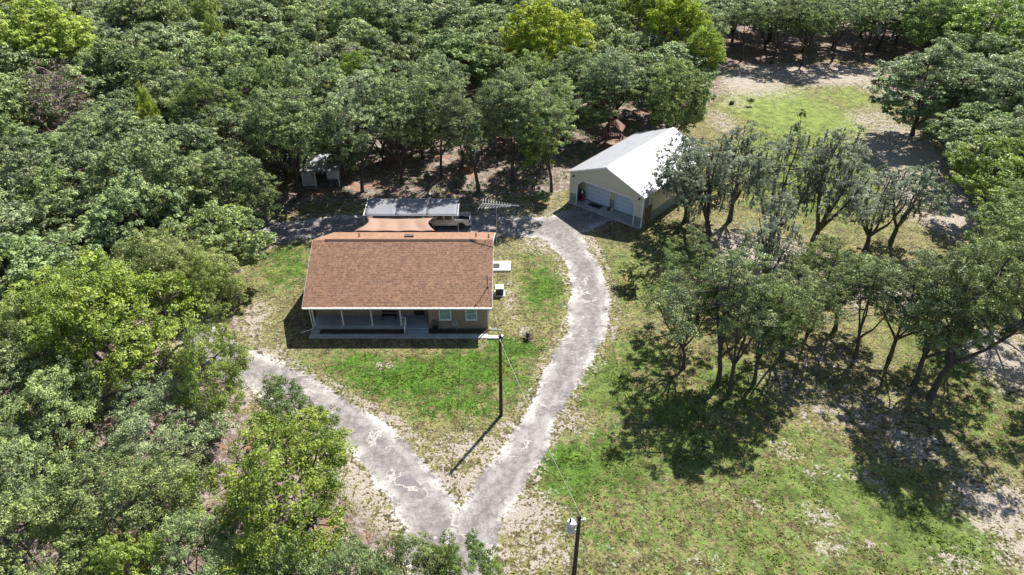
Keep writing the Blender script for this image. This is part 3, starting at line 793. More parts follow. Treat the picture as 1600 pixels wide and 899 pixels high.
# back wall of the bay with two door openings
D1 = (1.3, 4.7); D2 = (5.65, 8.75)
for xa, xb, za, zb in ((.18, D1[0], W0, 4.1), (D1[0], D1[1], 3.1, 4.1), (D1[1], D2[0], W0, 4.1), (D2[0], D2[1], 3.1, 4.1), (D2[1], gw - .18, W0, 4.1)):
    mb.box(xa, xb, BAY, BAY + .18, za, zb)
mb.build('wall', M['siding'], g)
mb = MB()
mb.box(0, ox0, 0, .18, 0, W0); mb.box(ox1, gw, 0, .18, 0, W0); mb.box(0, .18, .18, GL, 0, W0); mb.box(gw - .18, gw, BAY + .18, GL, 0, W0); mb.box(.18, gw - .18, GL - .18, GL, 0, W0)
for xa, xb in ((.18, D1[0]), (D1[1], D2[0]), (D2[1], gw - .18)): mb.box(xa, xb, BAY, BAY + .18, 0, W0)
mb.build('wainscot', M['wainscot'], g)
# trim round the opening and corners
mb = MB(); w = .1
def strip(mb, p, q, y0=-.03, y1=-.002, w=.1):
    p = Vector((p[0], 0, p[1])); q = Vector((q[0], 0, q[1])); d = (q - p).normalized(); n = Vector((-d.z, 0, d.x)) * w
    mb.prism([(p.x, p.z), (q.x, q.z), (q.x + n.x, q.z + n.z), (p.x + n.x, p.z + n.z)], y0, y1, 'y')
strip(mb, (ox0, .12), (ox0, oh - ch)); strip(mb, (ox0, oh - ch), (ox0 + ch, oh), -.033, -.002); strip(mb, (ox0 + ch, oh), (ox1 - ch, oh)); strip(mb, (ox1 - ch, oh), (ox1, oh - ch), -.033, -.002); strip(mb, (ox1, oh - ch), (ox1, .12))
mb.build('opening_trim', M['trim'], g)
for cx_, s_ in ((0, -1), (gw, 1)):
    mb = MB(); xa, xb = sorted((cx_ + s_ * .035, cx_ - s_ * .1)); mb.box(xa, xb, -.03, -.003, 0, GH - .1)
    xa, xb = sorted((cx_ + s_ * .003, cx_ + s_ * .035)); mb.box(xa, xb, -.003, .12, 0, GH - .1); mb.build('corner_trim', M['trim'], g)
for (xa, xb) in (D1, D2):
    mb = MB(); mb.box(xa, xb, BAY + .07, BAY + .12, .12, 3.1); dd_ = mb.build('roll_up_door', M['rollup'], g)
    mb = MB(); mb.box(xa - .1, xa, BAY - .03, BAY - .002, .12, 3.2); mb.box(xb, xb + .1, BAY - .03, BAY - .002, .12, 3.2); mb.box(xa, xb, BAY - .03, BAY - .002, 3.1, 3.2); mb.build('frame', M['trim'], dd_)
mb = MB(); mb.box(.0, gw, -.35, BAY, -.02, .118); mb.build('porch_slab', M['concrete'], g)
mb = MB(); mb.box(.18, gw - .18, .18, BAY, 3.95, 4.0); mb.build('porch_ceiling', M['white'], g)
# roof
mb = MB(); ov = .28; dz = (GRZ - GH) / (gw / 2) * ov; t = .1
mb.prism([(-ov, GH - dz - t), (-ov, GH - dz), (gw / 2, GRZ), (gw + ov, GH - dz), (gw + ov, GH - dz - t), (gw / 2, GRZ - t)], -.3, GL + .3, 'y')
rf = mb.build('roof', M['metal_roof'], g)
mb = MB(); mb.prism([(gw / 2 - .22, GRZ - .07), (gw / 2, GRZ + .04), (gw / 2 + .22, GRZ - .07), (gw / 2, GRZ - .0)], -.32, GL + .32, 'y'); mb.build('ridge_cap', M['trim'], rf)
mb = MB(); mb.prism([(-ov, GH - dz - .2), (-ov, GH - dz - .01), (gw / 2, GRZ - .01), (gw + ov, GH - dz - .01), (gw + ov, GH - dz - .2), (gw / 2, GRZ - .2)], -.33, -.303, 'y'); mb.build('fascia', M['trim'], rf)
for x_ in (.55, gw - .55):
    mb = MB(); mb.box(x_ - .07, x_ + .07, -.16, -.003, 3.6, 3.78); mb.lathe([(.03, -.28), (.08, -.28), (.06, -.16)], (x_, 0, 3.66), 8, 'y'); mb.build('wall_lamp', M['dark'], g)
# side post and leaning boards at the open bay side
mb = MB(); mb.box(gw - .16, gw - .02, BAY - .2, BAY - .04, .12, 4.0); mb.build('bay_post', M['trim'], g)
def gpt(x, y, z=0):
    c_, s_ = math.cos(gang), math.sin(gang)
    return (GA.x + x * c_ - y * s_, GA.y + x * s_ + y * c_, z)
bs = empty('privacy_screen', gpt(gw + .1, .9), gang); tag(bs, 'weathered brown board screen beside the open right bay of the garage', 'screen')
for k in range(9): MB().box(-.03 + .0, .03, -.7 + k * .2, -.53 + k * .2, .05, 2.3 + .06 * (k % 3)).build('board', M['wood_pole'] if k % 2 else M['post'], bs)
MB().box(.031, .08, -.7, 1.07, .6, .7).build('rail', M['post'], bs)
mt = MB().box(-.85, .85, -.45, .45, 0, .02).build('floor_mat', M['rubber']); mt.location = gpt(ox0 + 2.1, 1.0, .12); mt.rotation_euler = (0, 0, gang); tag(mt, 'dark rectangular mat on the garage porch slab in front of the left door', 'mat')
cl = empty('tool_cart', gpt(ox0 + .0, 1.15, .12), gang); tag(cl, 'dark red tool cart with a white jug at the left end of the garage porch', 'cart')
MB().box(-.28, .28, -.3, .3, .12, .95).build('body', M['redstuff'], cl, bevel=.02)
for zz in (.3, .5, .7): MB().box(-.24, .24, -.325, -.303, zz, zz + .15).build('drawer', M['dark'], cl)
MB().lathe([(.1, .95), (.13, 1.0), (.13, 1.2), (.05, 1.3), (.05, 1.36)], (0, -.05, 0), 12).build('jug', M['trim'], cl)
for sx in (-.22, .22):
    for sy in (-.22, .22): MB().lathe([(.02, -.03), (.06, -.03), (.06, .03), (.02, .03)], (sx, sy, .06), 10, 'y').build('wheel', M['rubber'], cl)
bt = empty('work_boots', gpt(D1[1] + .4, BAY - .5, .12), gang); tag(bt, 'pair of dark boots by the grey wainscot between the garage doors', 'boots')
for sx in (-.15, .12): MB().prism([(-.25, 0), (.1, 0), (.1, .35), (-.03, .35), (-.05, .15), (-.25, .1)], sx, sx + .11, 'x').build('boot', M['dark'], bt, bevel=.02)
pl = empty('paint_pail', gpt(D1[1] + .8, BAY - .45, .12), gang); tag(pl, 'small white pail on the garage porch beside the dark boots', 'pail')
MB().lathe([(.12, 0), (.14, .3), (.145, .31), (.12, .31), (.11, .02)], n=14).build('body', M['white'], pl)
MB().tube([(.14 * math.cos(k * PI / 8), 0, .28 + .12 * math.sin(k * PI / 8)) for k in range(9)], .006, 4).build('handle', M['metal'], pl)

# ------------------------------------------------------------------ carport canopy, sail, truck
cp = empty('canopy_shelter', (-11.5, 69.5, 0)); tag(cp, 'grey sheet canopy of three panels on thin metal posts behind the house', 'canopy')
X0, X1 = -16.7, -6.25
ya, yb, za, zb = 68.0, 71.1, 2.28, 2.72
for k in range(3):
    vs = []; n = 8; fs = []
    xa = X0 + (X1 - X0) * k / 3 + .03; xb = X0 + (X1 - X0) * (k + 1) / 3 - .03
    for j in range(n + 1):
        for i in range(n + 1):
            s_, t_ = i / n, j / n
            z = za + (zb - za) * t_ - .06 * math.sin(PI * s_) * math.sin(PI * (t_ * .8 + .1)) + .012 * math.sin(2 * PI * (s_ + .3 * k))
            vs.append((xa + (xb - xa) * s_ + 11.5, ya + (yb - ya) * t_ - 69.5, z + .1))
    for j in range(n):
        for i in range(n): fs.append((j * (n + 1) + i, j * (n + 1) + i + 1, (j + 1) * (n + 1) + i + 1, (j + 1) * (n + 1) + i))
    mb = MB(); mb.add(vs, fs); o = mb.build('canopy_panel', M['canopy'], cp, smooth=True)
    md = o.modifiers.new('t', 'SOLIDIFY'); md.thickness = .02
for x_ in (X0 - .1, X1 + .1):
    for y_, z_ in ((ya - .05, za + .1), (yb + .05, zb + .1)):
        MB().tube([(x_ + 11.5, y_ - 69.5, 0), (x_ + 11.5, y_ - 69.5, z_)], .035, 8).build('post', M['metal'], cp)
mb = MB()
for y_, z_ in ((ya - .05, za + .08), (yb + .05, zb + .08)): mb.tube([(X0 - .1 + 11.5, y_ - 69.5, z_), (X1 + .1 + 11.5, y_ - 69.5, z_)], .03, 8)
for x_ in (X0 - .1, X1 + .1): mb.tube([(x_ + 11.5, ya - .05 - 69.5, za + .08), (x_ + 11.5, yb + .05 - 69.5, zb + .08)], .03, 8)
mb.build('frame', M['metal'], cp)
sf = empty('shade_sail', (-12.5, 65.5, 0)); tag(sf, 'brown shade cloth stretched from the rear eave of the house towards the canopy', 'shade sail')
c00, c10, c11, c01 = Vector((-17.0, 63.45, 2.95)), Vector((-8.3, 63.45, 2.95)), Vector((-8.9, 67.5, 2.3)), Vector((-16.3, 67.5, 2.3))
vs = []; fs = []; nx2, ny2 = 32, 12
for j in range(ny2 + 1):
    for i in range(nx2 + 1):
        s_, t_ = i / nx2, j / ny2
        p = c00.lerp(c10, s_).lerp(c01.lerp(c11, s_), t_)
        pull = math.sin(PI * t_) * .75
        p.x += pull * (1 - s_) ** 3 - pull * s_ ** 3 * .8
        p.y += -.25 * math.sin(PI * s_ * 1) * (t_ ** 3) + .0
        p.z -= .22 * math.sin(PI * t_) * math.sin(PI * s_) - .20 * abs(math.sin(PI * s_ * 3.4 + .4 + 1.1 * t_)) * math.sin(PI * (t_ * .85 + .1))
        vs.append(p - Vector((-12.5, 65.5, 0)))
for j in range(ny2):
    for i in range(nx2): fs.append((j * (nx2 + 1) + i, j * (nx2 + 1) + i + 1, (j + 1) * (nx2 + 1) + i + 1, (j + 1) * (nx2 + 1) + i))
mb = MB(); mb.add(vs, fs); o = mb.build('cloth', M['sail'], sf, smooth=True); md = o.modifiers.new('t', 'SOLIDIFY'); md.thickness = .012
for p in (c01, c11):
    q = p - Vector((-12.5, 65.5, 0)); MB().tube([(q.x, q.y + .1, 0), (q.x, q.y + .1, 2.35)], .05, 8).build('post', M['post'], sf)

tk = empty('pickup_truck', (-7.75, 69.95, 0)); tag(tk, 'silver white crew cab pickup truck parked under the grey canopy', 'truck')
# the tailgate points to +x; nose at -x
hw = .95
mb = MB()
side = [(-2.85, .5), (-2.85, .78), (-2.7, .98), (-1.55, 1.1), (-1.5, 1.12), (1.12, 1.12), (1.12, .42), (-.95, .36), (-1.3, .36)]
mb.prism([(-2.85, .42), (-2.88, .75), (-2.7, .97), (-1.55, 1.1), (1.12, 1.12), (1.12, .42)], -hw, hw, 'y')
mb.build('body', M['truck'], tk, bevel=.05)
mb = MB()  # cargo bed: floor and sides
mb.box(1.13, 2.8, -hw, -hw + .1, .42, 1.22); mb.box(1.13, 2.8, hw - .1, hw, .42, 1.22); mb.box(1.13, 1.23, -hw + .1, hw - .1, .42, 1.2); mb.box(1.23, 2.8, -hw + .1, hw - .1, .42, .62)
mb.build('cargo_bed', M['truck'], tk, bevel=.03)
MB().box(1.24, 2.78, -hw + .12, hw - .12, .625, .66).build('bed_liner', M['rubber'], tk)
tg = MB().box(2.805, 2.88, -hw + .04, hw - .04, .5, 1.2).build('tailgate', M['truck'], tk, bevel=.02)
MB().box(2.882, 2.9, -.12, .12, .98, 1.04).build('handle', M['dark'], tg)
cab = MB()
b0, t0 = 1.1, 1.8
ring = [(-1.5, b0, hw - .02), (1.1, b0, hw - .02), (.95, t0, hw - .2), (-.85, t0, hw - .2)]
cab.add([(x, -w_, z) for x, z, w_ in ring] + [(x, w_, z) for x, z, w_ in ring], [(0, 1, 2, 3), (7, 6, 5, 4), (0, 4, 5, 1), (1, 5, 6, 2), (2, 6, 7, 3), (3, 7, 4, 0)])
cb_ = cab.build('cab', M['truck'], tk, bevel=.05)
def side_y(z, off): return (hw - .02 - .18 * (z - b0) / (t0 - b0)) + off
for s_ in (-1, 1):
    for xa, xb in ((-1.05, -.15), (-.05, .82)):
        za_, zb_ = 1.18, 1.66
        q = [(xa, s_ * side_y(za_, .012), za_), (xb, s_ * side_y(za_, .012), za_), (xb - .06, s_ * side_y(zb_, .012), zb_), (xa + (.28 if xa < -.5 else .02), s_ * side_y(zb_, .012), zb_)]
        q2 = [(x, y - s_ * .03, z) for x, y, z in q]
        mb = MB(); mb.add(q + q2, [(0, 1, 2, 3), (7, 6, 5, 4), (0, 4, 5, 1), (1, 5, 6, 2), (2, 6, 7, 3), (3, 7, 4, 0)]); mb.build('side_window', M['glass'], cb_)
for (xl, zl, xh, zh, nm) in ((-1.49, 1.16, -.93, 1.74, 'windscreen'), (1.1, 1.18, .99, 1.7, 'rear_window')):
    sg = -1 if nm == 'windscreen' else 1
    q = [(xl + sg * .02, -.78, zl), (xl + sg * .02, .78, zl), (xh + sg * .03, .68, zh), (xh + sg * .03, -.68, zh)]
    q2 = [(x - sg * .04, y, z) for x, y, z in q]
    mb = MB(); mb.add(q + q2, [(0, 1, 2, 3), (7, 6, 5, 4), (0, 4, 5, 1), (1, 5, 6, 2), (2, 6, 7, 3), (3, 7, 4, 0)]); mb.build(nm, M['glass'], cb_)
for x_, s_ in ((-1.95, -1), (-1.95, 1), (1.85, -1), (1.85, 1)):
    w_ = empty('wheel', (x_, s_ * (hw - .12), .39)); w_.parent = tk
    MB().lathe([(.22, -.13), (.37, -.13), (.39, -.1), (.39, .1), (.37, .13), (.22, .13)], n=24, axis='y').build('tyre', M['rubber'], w_)
    mb = MB(); mb.lathe([(.04, -.09), (.23, -.12), (.25, -.125), (.25, .125), (.23, .12), (.04, .09)], n=16, axis='y'); mb.build('rim', M['rim'], w_)
    MB().prism([(x_ + (.47) * math.cos(PI * k / 10), .42 + .44 * math.sin(PI * k / 10)) for k in range(11)], s_ * (hw + .003), s_ * (hw + .012), 'y').build('wheel_arch', M['dark'], tk)
    w_.location.y = s_ * (hw - .02)
for s_ in (-1, 1):
    xa, xb = sorted((s_ * (hw - .14), s_ * (hw + .004)))
    MB().box(2.81, 2.9, xa, xb, .78, 1.14).build('tail_light', M['lamp_red'], tk)
    MB().box(-2.9, -2.76, xa, xb, .7, .9).build('headlight', M['lens'], tk)
    MB().box(-1.25, -1.12, min(s_ * (hw + .02), s_ * (hw + .22)), max(s_ * (hw + .02), s_ * (hw + .22)), 1.16, 1.34).build('mirror', M['dark'], tk)
    for x_ in (-.35, .5): MB().box(x_, x_ + .16, min(s_ * hw, s_ * (hw + .02)), max(s_ * hw, s_ * (hw + .02)), .98, 1.01).build('door_handle', M['dark'], tk)
MB().box(2.9, 3.04, -hw + .05, hw - .05, .45, .62).build('rear_bumper', M['rim'], tk, bevel=.03)
MB().box(-3.0, -2.88, -hw + .03, hw - .03, .42, .62).build('front_bumper', M['rim'], tk, bevel=.03)

# ------------------------------------------------------------------ open shed in the woods edge
sh = empty('open_shed', (-24.6, 80.2, 0)); tag(sh, 'small open shed with a pale metal roof and white lattice side under the oaks', 'shed')
mb = MB(); mb.prism([(-.5, 2.25), (3.6, 2.75), (3.6, 2.81), (-.5, 2.31)], -2.6, 2.5, 'x'); rf = mb.build('roof', M['metal_roof'], sh)
for x_ in (-2.35, -.7, 2.3):
    for y_ in (-.2, 3.4):
        MB().box(x_ - .06, x_ + .06, y_ - .06, y_ + .06, 0, 2.28 if y_ < 0 else 2.7).build('post', M['white'], sh)
MB().box(-2.4, 2.4, 3.47, 3.52, 0, 2.65).build('back_wall', M['post'], sh)
mb = MB()
for k in range(-12, 18):
    for sg in (1, -1):
        p = []
        for (xx, zz) in ((k * .16, 0.05), (k * .16 + sg * 2.1, 2.15)): p.append((xx, zz))
        xa, xb = p[0][0], p[1][0]
        lo = 0; hi = 1
        if sg == 1: lo = max(0, (0 - xa) / 2.1); hi = min(1, (1.5 - xa) / 2.1)
        else: lo = max(0, (xa - 1.5) / 2.1); hi = min(1, (xa - 0) / 2.1)
        if hi - lo > .05:
            mb.tube([(-2.3 + xa + sg * 2.1 * lo, -.2 + sg * .008, .05 + 2.1 * lo), (-2.3 + xa + sg * 2.1 * hi, -.2 + sg * .008, .05 + 2.1 * hi)], .022, 4)
mb.build('lattice', M['white'], sh)
fz = empty('chest_freezer', (-23.6, 82.4, 0)); tag(fz, 'white chest standing inside the open shed', 'chest')
MB().box(-.8, .8, -.35, .35, .0, 1.2).build('body', M['white'], fz, bevel=.03); MB().box(-.82, .82, -.37, .37, 1.21, 1.32).build('lid', M['trim'], fz, bevel=.02)
# rust red play frame beyond the garage
pb = gp(958, 226); pf = empty('play_frame', (pb.x, pb.y, 0), R(-20)); tag(pf, 'rust red wooden play frame standing in the woods beyond the garage', 'play frame')
for x_ in (-1.1, 1.1):
    for y_ in (-.9, .9): MB().box(x_ - .07, x_ + .07, y_ - .07, y_ + .07, 0, 2.6).build('post', M['rust'], pf)
MB().box(-1.2, 1.2, -1, 1, 1.3, 1.38).build('deck', M['rust'], pf)
mb = MB()
for k in range(9): mb.box(-1.15 + k * .26, -.98 + k * .26, -1.04, -1.0, 1.39, 2.2)
mb.build('panel', M['rust'], pf)
MB().prism([(-1.35, 2.55), (0, 3.5), (1.35, 2.55), (1.2, 2.55), (0, 3.4), (-1.2, 2.55)], -1.15, 1.15, 'y').build('roof', M['rust'], pf)

# ------------------------------------------------------------------ trees
def limb_tube(V, F, pts, rad, n=6):
    k0 = len(V)
    mb = MB(); mb.tube(pts, rad, n, cap=False)
    V.extend(mb.v); F.extend([tuple(i + k0 for i in f) for f in mb.f])

def leaf_mesh(cents, sig, size, rng, name, mat, flat=0.7, up=0.5):
    """cents (n,3) leaf cloud centres with per-leaf rows; size per leaf"""
    n = len(cents)
    nrm = rng.normal(size=(n, 3)) * 0.5 + sig * 0.85
    nrm[:, 2] += up
    nrm /= np.linalg.norm(nrm, axis=1)[:, None] + 1e-9
    a = rng.normal(size=(n, 3)); a -= (a * nrm).sum(1)[:, None] * nrm
    a /= np.linalg.norm(a, axis=1)[:, None] + 1e-9
    b = np.cross(nrm, a)
    s = size[:, None] if hasattr(size, '__len__') else size
    L = s * (0.75 + 0.6 * rng.rand(n, 1)); Wd = L * (0.42 + 0.25 * rng.rand(n, 1))
    fold = nrm * L * 0.18 * rng.uniform(-1, 1, (n, 1))
    v0 = cents - a * L * 0.5; v1 = cents + b * Wd * 0.5 + fold; v2 = cents + a * L * 0.5; v3 = cents - b * Wd * 0.5 + fold
    V = np.stack([v0, v1, v2, v3], 1).reshape(-1, 3)
    F = np.arange(4 * n).reshape(n, 4)
    return V, F

def make_variant(name, seed, H=10.0, Rr=4.6, nclump=90, sub=6, leaves=40, lsize=0.26, base=0.38, style='dome', leafmat='leaf_oak', moss=False, lean=0.6, gap=0.0, barkmat='bark', clump_r=1.0, tuft=.40, low=-.35, thick=1.0):
    rng = np.random.RandomState(seed)
    hf = H * (base * 0.62)
    ln = rng.uniform(-1, 1, 2) * lean
    zc = H * (0.5 + base / 2); hz = H * (1 - base) / 2 * 1.02
    # crown lobes
    ph = rng.rand(4) * 2 * PI
    def rad_mod(phi, zn):
        return 0.86 + 0.16 * math.sin(2 * phi + ph[0]) + 0.13 * math.sin(3 * phi + ph[1] + zn) + 0.07 * math.sin(5 * phi + ph[2])
    cl = []
    tries = 0
    mind = 1.15 * clump_r * (0.9 if style == 'dome' else 1.15)
    while len(cl) < nclump and tries < 9000:
        tries += 1
        u = rng.normal(size=3); u /= np.linalg.norm(u)
        if style == 'dome' and u[2] < low: continue
        if style == 'open' and u[2] < -0.6: continue
        r_ = rng.rand() ** (1 / 3) if style != 'dome' else (0.55 + 0.45 * rng.rand() ** 0.6)
        phi = math.atan2(u[1], u[0]); m_ = rad_mod(phi, u[2])
        p = np.array([u[0] * Rr * m_ * r_, u[1] * Rr * m_ * r_, zc + u[2] * hz * r_ * (0.9 + 0.2 * math.sin(phi * 2 + ph[3]))])
        if style == 'mossy':
            # gather the clumps along a few leaning columns
            p[0] *= 0.8 + 0.5 * abs(math.sin(phi * 1.5 + ph[0])); p[1] *= 0.8 + 0.5 * abs(math.sin(phi * 1.5 + ph[0]))
        if gap and vnoise(np.array([p[0] + 50]), np.array([p[1] + 50 + p[2] * .5]), 2.2, seed)[0] < gap: continue
        if all((p[0] - q[0]) ** 2 + (p[1] - q[1]) ** 2 + (p[2] - q[2]) ** 2 > mind ** 2 for q in cl): cl.append(p)
    cl = np.array(cl)
    cl[:, 0] += ln[0]; cl[:, 1] += ln[1]
    # skeleton
    V, F = [], []
    tb = 0.022 * H * thick
    fork = Vector((ln[0] * .45, ln[1] * .45, hf))
    limb_tube(V, F, [(0, 0, -.3), (ln[0] * .08, ln[1] * .08, hf * .3), (ln[0] * .3, ln[1] * .1, hf * .65), fork], [tb * 1.35, tb, tb * .88, tb * .85], 8)
    K = rng.randint(4, 7); nodes = []
    for k in range(K):
        az = 2 * PI * (k + rng.uniform(-.3, .3)) / K
        rr = Rr * rng.uniform(.45, .75); zz = H * rng.uniform(.66, .86)
        if k == 0: rr *= .25; zz = H * .92
        end = Vector((ln[0] + rr * math.cos(az), ln[1] + rr * math.sin(az), zz))
        pts = []; rad = []
        bend = Vector((rng.uniform(-.5, .5), rng.uniform(-.5, .5), rng.uniform(-.3, .6)))
        for i in range(7):
            t_ = i / 6; p = fork.lerp(end, t_) + bend * math.sin(PI * t_) * 1.2 + Vector((math.cos(az), math.sin(az), 0)) * math.sin(PI * t_) * rr * .18
            p += Vector(rng.uniform(-.09, .09, 3)) * (1 if 0 < i < 6 else 0)
            pts.append(p); rad.append(tb * (.62 - .48 * t_))
            if i >= 2: nodes.append((p, tb * (.62 - .48 * t_)))
        limb_tube(V, F, pts, rad, 6)
    NP = np.array([tuple(p) for p, _ in nodes])
    for c_ in cl:
        dd2 = ((NP - c_) ** 2).sum(1) + np.maximum(0, NP[:, 2] - c_[2]) * 4
        j = int(dd2.argmin()); p0, r0 = nodes[j]; p1 = Vector(c_)
        mid = p0.lerp(p1, .5) + Vector(rng.uniform(-.18, .18, 3)); mid.z -= .12
        limb_tube(V, F, [p0, mid, p1], [min(r0, .06), .035, .012], 4)
    me_t = bpy.data.meshes.new(name + '_trunk'); me_t.from_pydata([tuple(v) for v in V], [], F); me_t.shade_smooth(); me_t.materials.append(M[barkmat])
    # leaves
    n = len(cl)
    rc = clump_r * rng.uniform(.75, 1.25, n)
    sd = rng.normal(size=(n, sub, 3)); sd /= np.linalg.norm(sd, axis=2)[..., None]
    sd[..., 2] = sd[..., 2] * .62 + .10
    if style == 'mossy': sd[..., 2] *= 1.4
    if style == 'open': sd[..., 2] *= .8
    sc_ = cl[:, None, :] + sd * ((rc * .62)[:, None] * rng.uniform(.75, 1.5, (n, sub)))[..., None]
    lo = rng.normal(size=(n, sub, leaves, 3)); lo /= np.linalg.norm(lo, axis=3)[..., None]
    lo[..., 2] = np.where(lo[..., 2] < -.15, -lo[..., 2] * .7, lo[..., 2]) * .75
    tr_ = (rc * tuft)[:, None] * rng.uniform(.65, 1.25, (n, sub))
    lo = lo * (tr_[:, :, None] * (0.55 + 0.55 * rng.rand(n, sub, leaves)))[..., None]
    P = (sc_[:, :, None, :] + lo).reshape(-1, 3)
    outd = lo.reshape(-1, 3) / (np.linalg.norm(lo.reshape(-1, 3), axis=1)[:, None] + 1e-6)
    LV, LF = leaf_mesh(P, outd, lsize, rng, name, leafmat)
    var = np.repeat(np.clip(0.5 + 0.17 * rng.normal(size=len(P)) + np.repeat(.16 * rng.normal(size=n), sub * leaves) + np.repeat(.24 * rng.normal(size=n * sub), leaves), 0, 1), 4)
    me_c = np_mesh(name + '_crown', LV, LF, [M[leafmat]], False, {'leafvar': var})
    me_m = None
    if moss:
        k = rng.choice(n, int(n * .55), replace=False)
        st = []
        for c_ in cl[k]:
            for q in range(rng.randint(2, 6)):
                x, y = c_[0] + rng.normal() * .55, c_[1] + rng.normal() * .55; z = c_[2] - .1 + rng.normal() * .2
                L = rng.uniform(.4, 1.7); w_ = rng.uniform(.05, .13)
                for s_ in range(10):
                    t_ = s_ / 10; st.append((x + rng.normal() * .05, y + rng.normal() * .05, z - L * t_, w_ * (1.2 - t_) + .08))
        st = np.array(st)
        vdir = np.zeros((len(st), 3)); rngm = rng
        nrm = rng.normal(size=(len(st), 3)); nrm[:, 2] *= .15; nrm /= np.linalg.norm(nrm, axis=1)[:, None]
        a = np.zeros((len(st), 3)); a[:, 2] = 1; a += rng.normal(size=a.shape) * .25
        b = np.cross(nrm, a); L = .2; c3 = st[:, :3]
        v0 = c3 - a * L; v1 = c3 + b * st[:, 3:4] * .6; v2 = c3 + a * L * .8; v3 = c3 - b * st[:, 3:4] * .6
        MV = np.stack([v0, v1, v2, v3], 1).reshape(-1, 3); MF = np.arange(4 * len(st)).reshape(-1, 4)
        me_m = np_mesh(name + '_moss', MV, MF, [M['moss']], False, {'leafvar': np.repeat(rng.rand(len(st)), 4)})
    return dict(trunk=me_t, crown=me_c, moss=me_m, H=H, R=Rr, lean=math.atan2(ln[1], ln[0]))

VAR = {}
VAR['oak_near'] = [make_variant('oak_near', 10 + i, 10, 4.8, 78, 10, 40, .155, .22, gap=.28, tuft=.36, low=-.6) for i in range(5)]
VAR['oak'] = [make_variant('oak', 20 + i, 10, 4.7, 84, 8, 30, .25, .18, gap=.24, tuft=.38, low=-.8) for i in range(6)]
VAR['oak_far'] = [make_variant('oak_far', 40 + i, 10, 4.7, 56, 7, 30, .34, .24, clump_r=1.2, gap=.16, tuft=.42) for i in range(6)]
VAR['mid'] = [make_variant('mid', 160 + i, 10, 5.0, 78, 10, 40, .155, .22, leafmat='leaf_mid', gap=.32, clump_r=.95, tuft=.38, low=-.6) for i in range(3)]
VAR['turkey'] = [make_variant('turkey', 60 + i, 10, 5.0, 84, 10, 40, .16, .24, leafmat='leaf_turkey', gap=.30, clump_r=.95, tuft=.38) for i in range(5)]
VAR['yellow'] = [make_variant('yellow', 80 + i, 10, 4.8, 80, 9, 30, .26, .24, leafmat='leaf_yellow', clump_r=.95) for i in range(2)]
VAR['fresh'] = [make_variant('fresh', 90 + i, 10, 4.8, 78, 9, 30, .24, .2, leafmat='leaf_fresh', gap=.2, low=-.8) for i in range(3)]
VAR['mossy'] = [make_variant('mossy', 100 + i, 12, 4.2, 58, 9, 34, .165, .30, thick=1.35, style='mossy', leafmat='leaf_moss', moss=True, gap=.40, clump_r=.85, lean=1.4, tuft=.36) for i in range(6)]
VAR['tall'] = [make_variant('tall', 120 + i, 13, 5.0, 72, 9, 38, .165, .36, style='open', leafmat='leaf_tall', moss=False, gap=.46, clump_r=.92, lean=1.5, tuft=.38, thick=.85) for i in range(6)]
VAR['edge'] = [make_variant('edge', 180 + i, 13, 4.9, 80, 8, 30, .23, .40, gap=.30, tuft=.38, low=-.7, style='open', thick=.8, lean=1.0) for i in range(4)]
VAR['dead'] = [make_variant('dead', 140, 9, 3.6, 70, 4, 14, .22, .3, leafmat='dead', barkmat='bark_pale')]

trng = random.Random(11)
used = []          # (x, y, r)
LAB = set()
def tree(kind, x, y, h, r, label, group, cat='tree', vi=None, rz=None, tilt=(0, 0), lean=None):
    vs = VAR[kind]; v = vs[trng.randrange(len(vs))] if vi is None else vs[vi % len(vs)]
    if lean is not None: rz = R(lean) - v['lean']
    nm = {'edge': 'oak_tree', 'mid': 'turkey_oak', 'oak_near': 'oak_tree', 'oak': 'oak_tree', 'oak_far': 'oak_tree', 'turkey': 'turkey_oak', 'yellow': 'hickory_tree', 'fresh': 'hickory_tree', 'mossy': 'mossy_oak', 'tall': 'mossy_oak', 'dead': 'dead_tree'}[kind]
    o = empty(nm, (x, y, -.05), trng.uniform(0, 2 * PI) if rz is None else rz)
    o.rotation_euler[0] = tilt[0]; o.rotation_euler[1] = tilt[1]
    sx_ = r / v['R']; el_ = trng.uniform(.86, 1.16) if lean is None else 1
    o.scale = (sx_ * el_, sx_ / el_, h / v['H'])
    for key, pn in (('trunk', 'trunk'), ('crown', 'crown'), ('moss', 'hanging_moss')):
        if v[key] is not None:
            c_ = bpy.data.objects.new(pn, v[key]); link(c_, o)
    tag(o, label, cat, group)
    used.append((x, y, r))
    return o
def tree_c(kind, u, v, h, r, label, group, **k):
    """tree whose crown centre shows at (u, v)"""
    p = gp(u, v, h * .66); return tree(kind, p.x, p.y, h, r, label, group, **k)
def tree_b(kind, u, v, h, r, label, group, **k):
    p = gp(u, v); return tree(kind, p.x, p.y, h, r, label, group, **k)

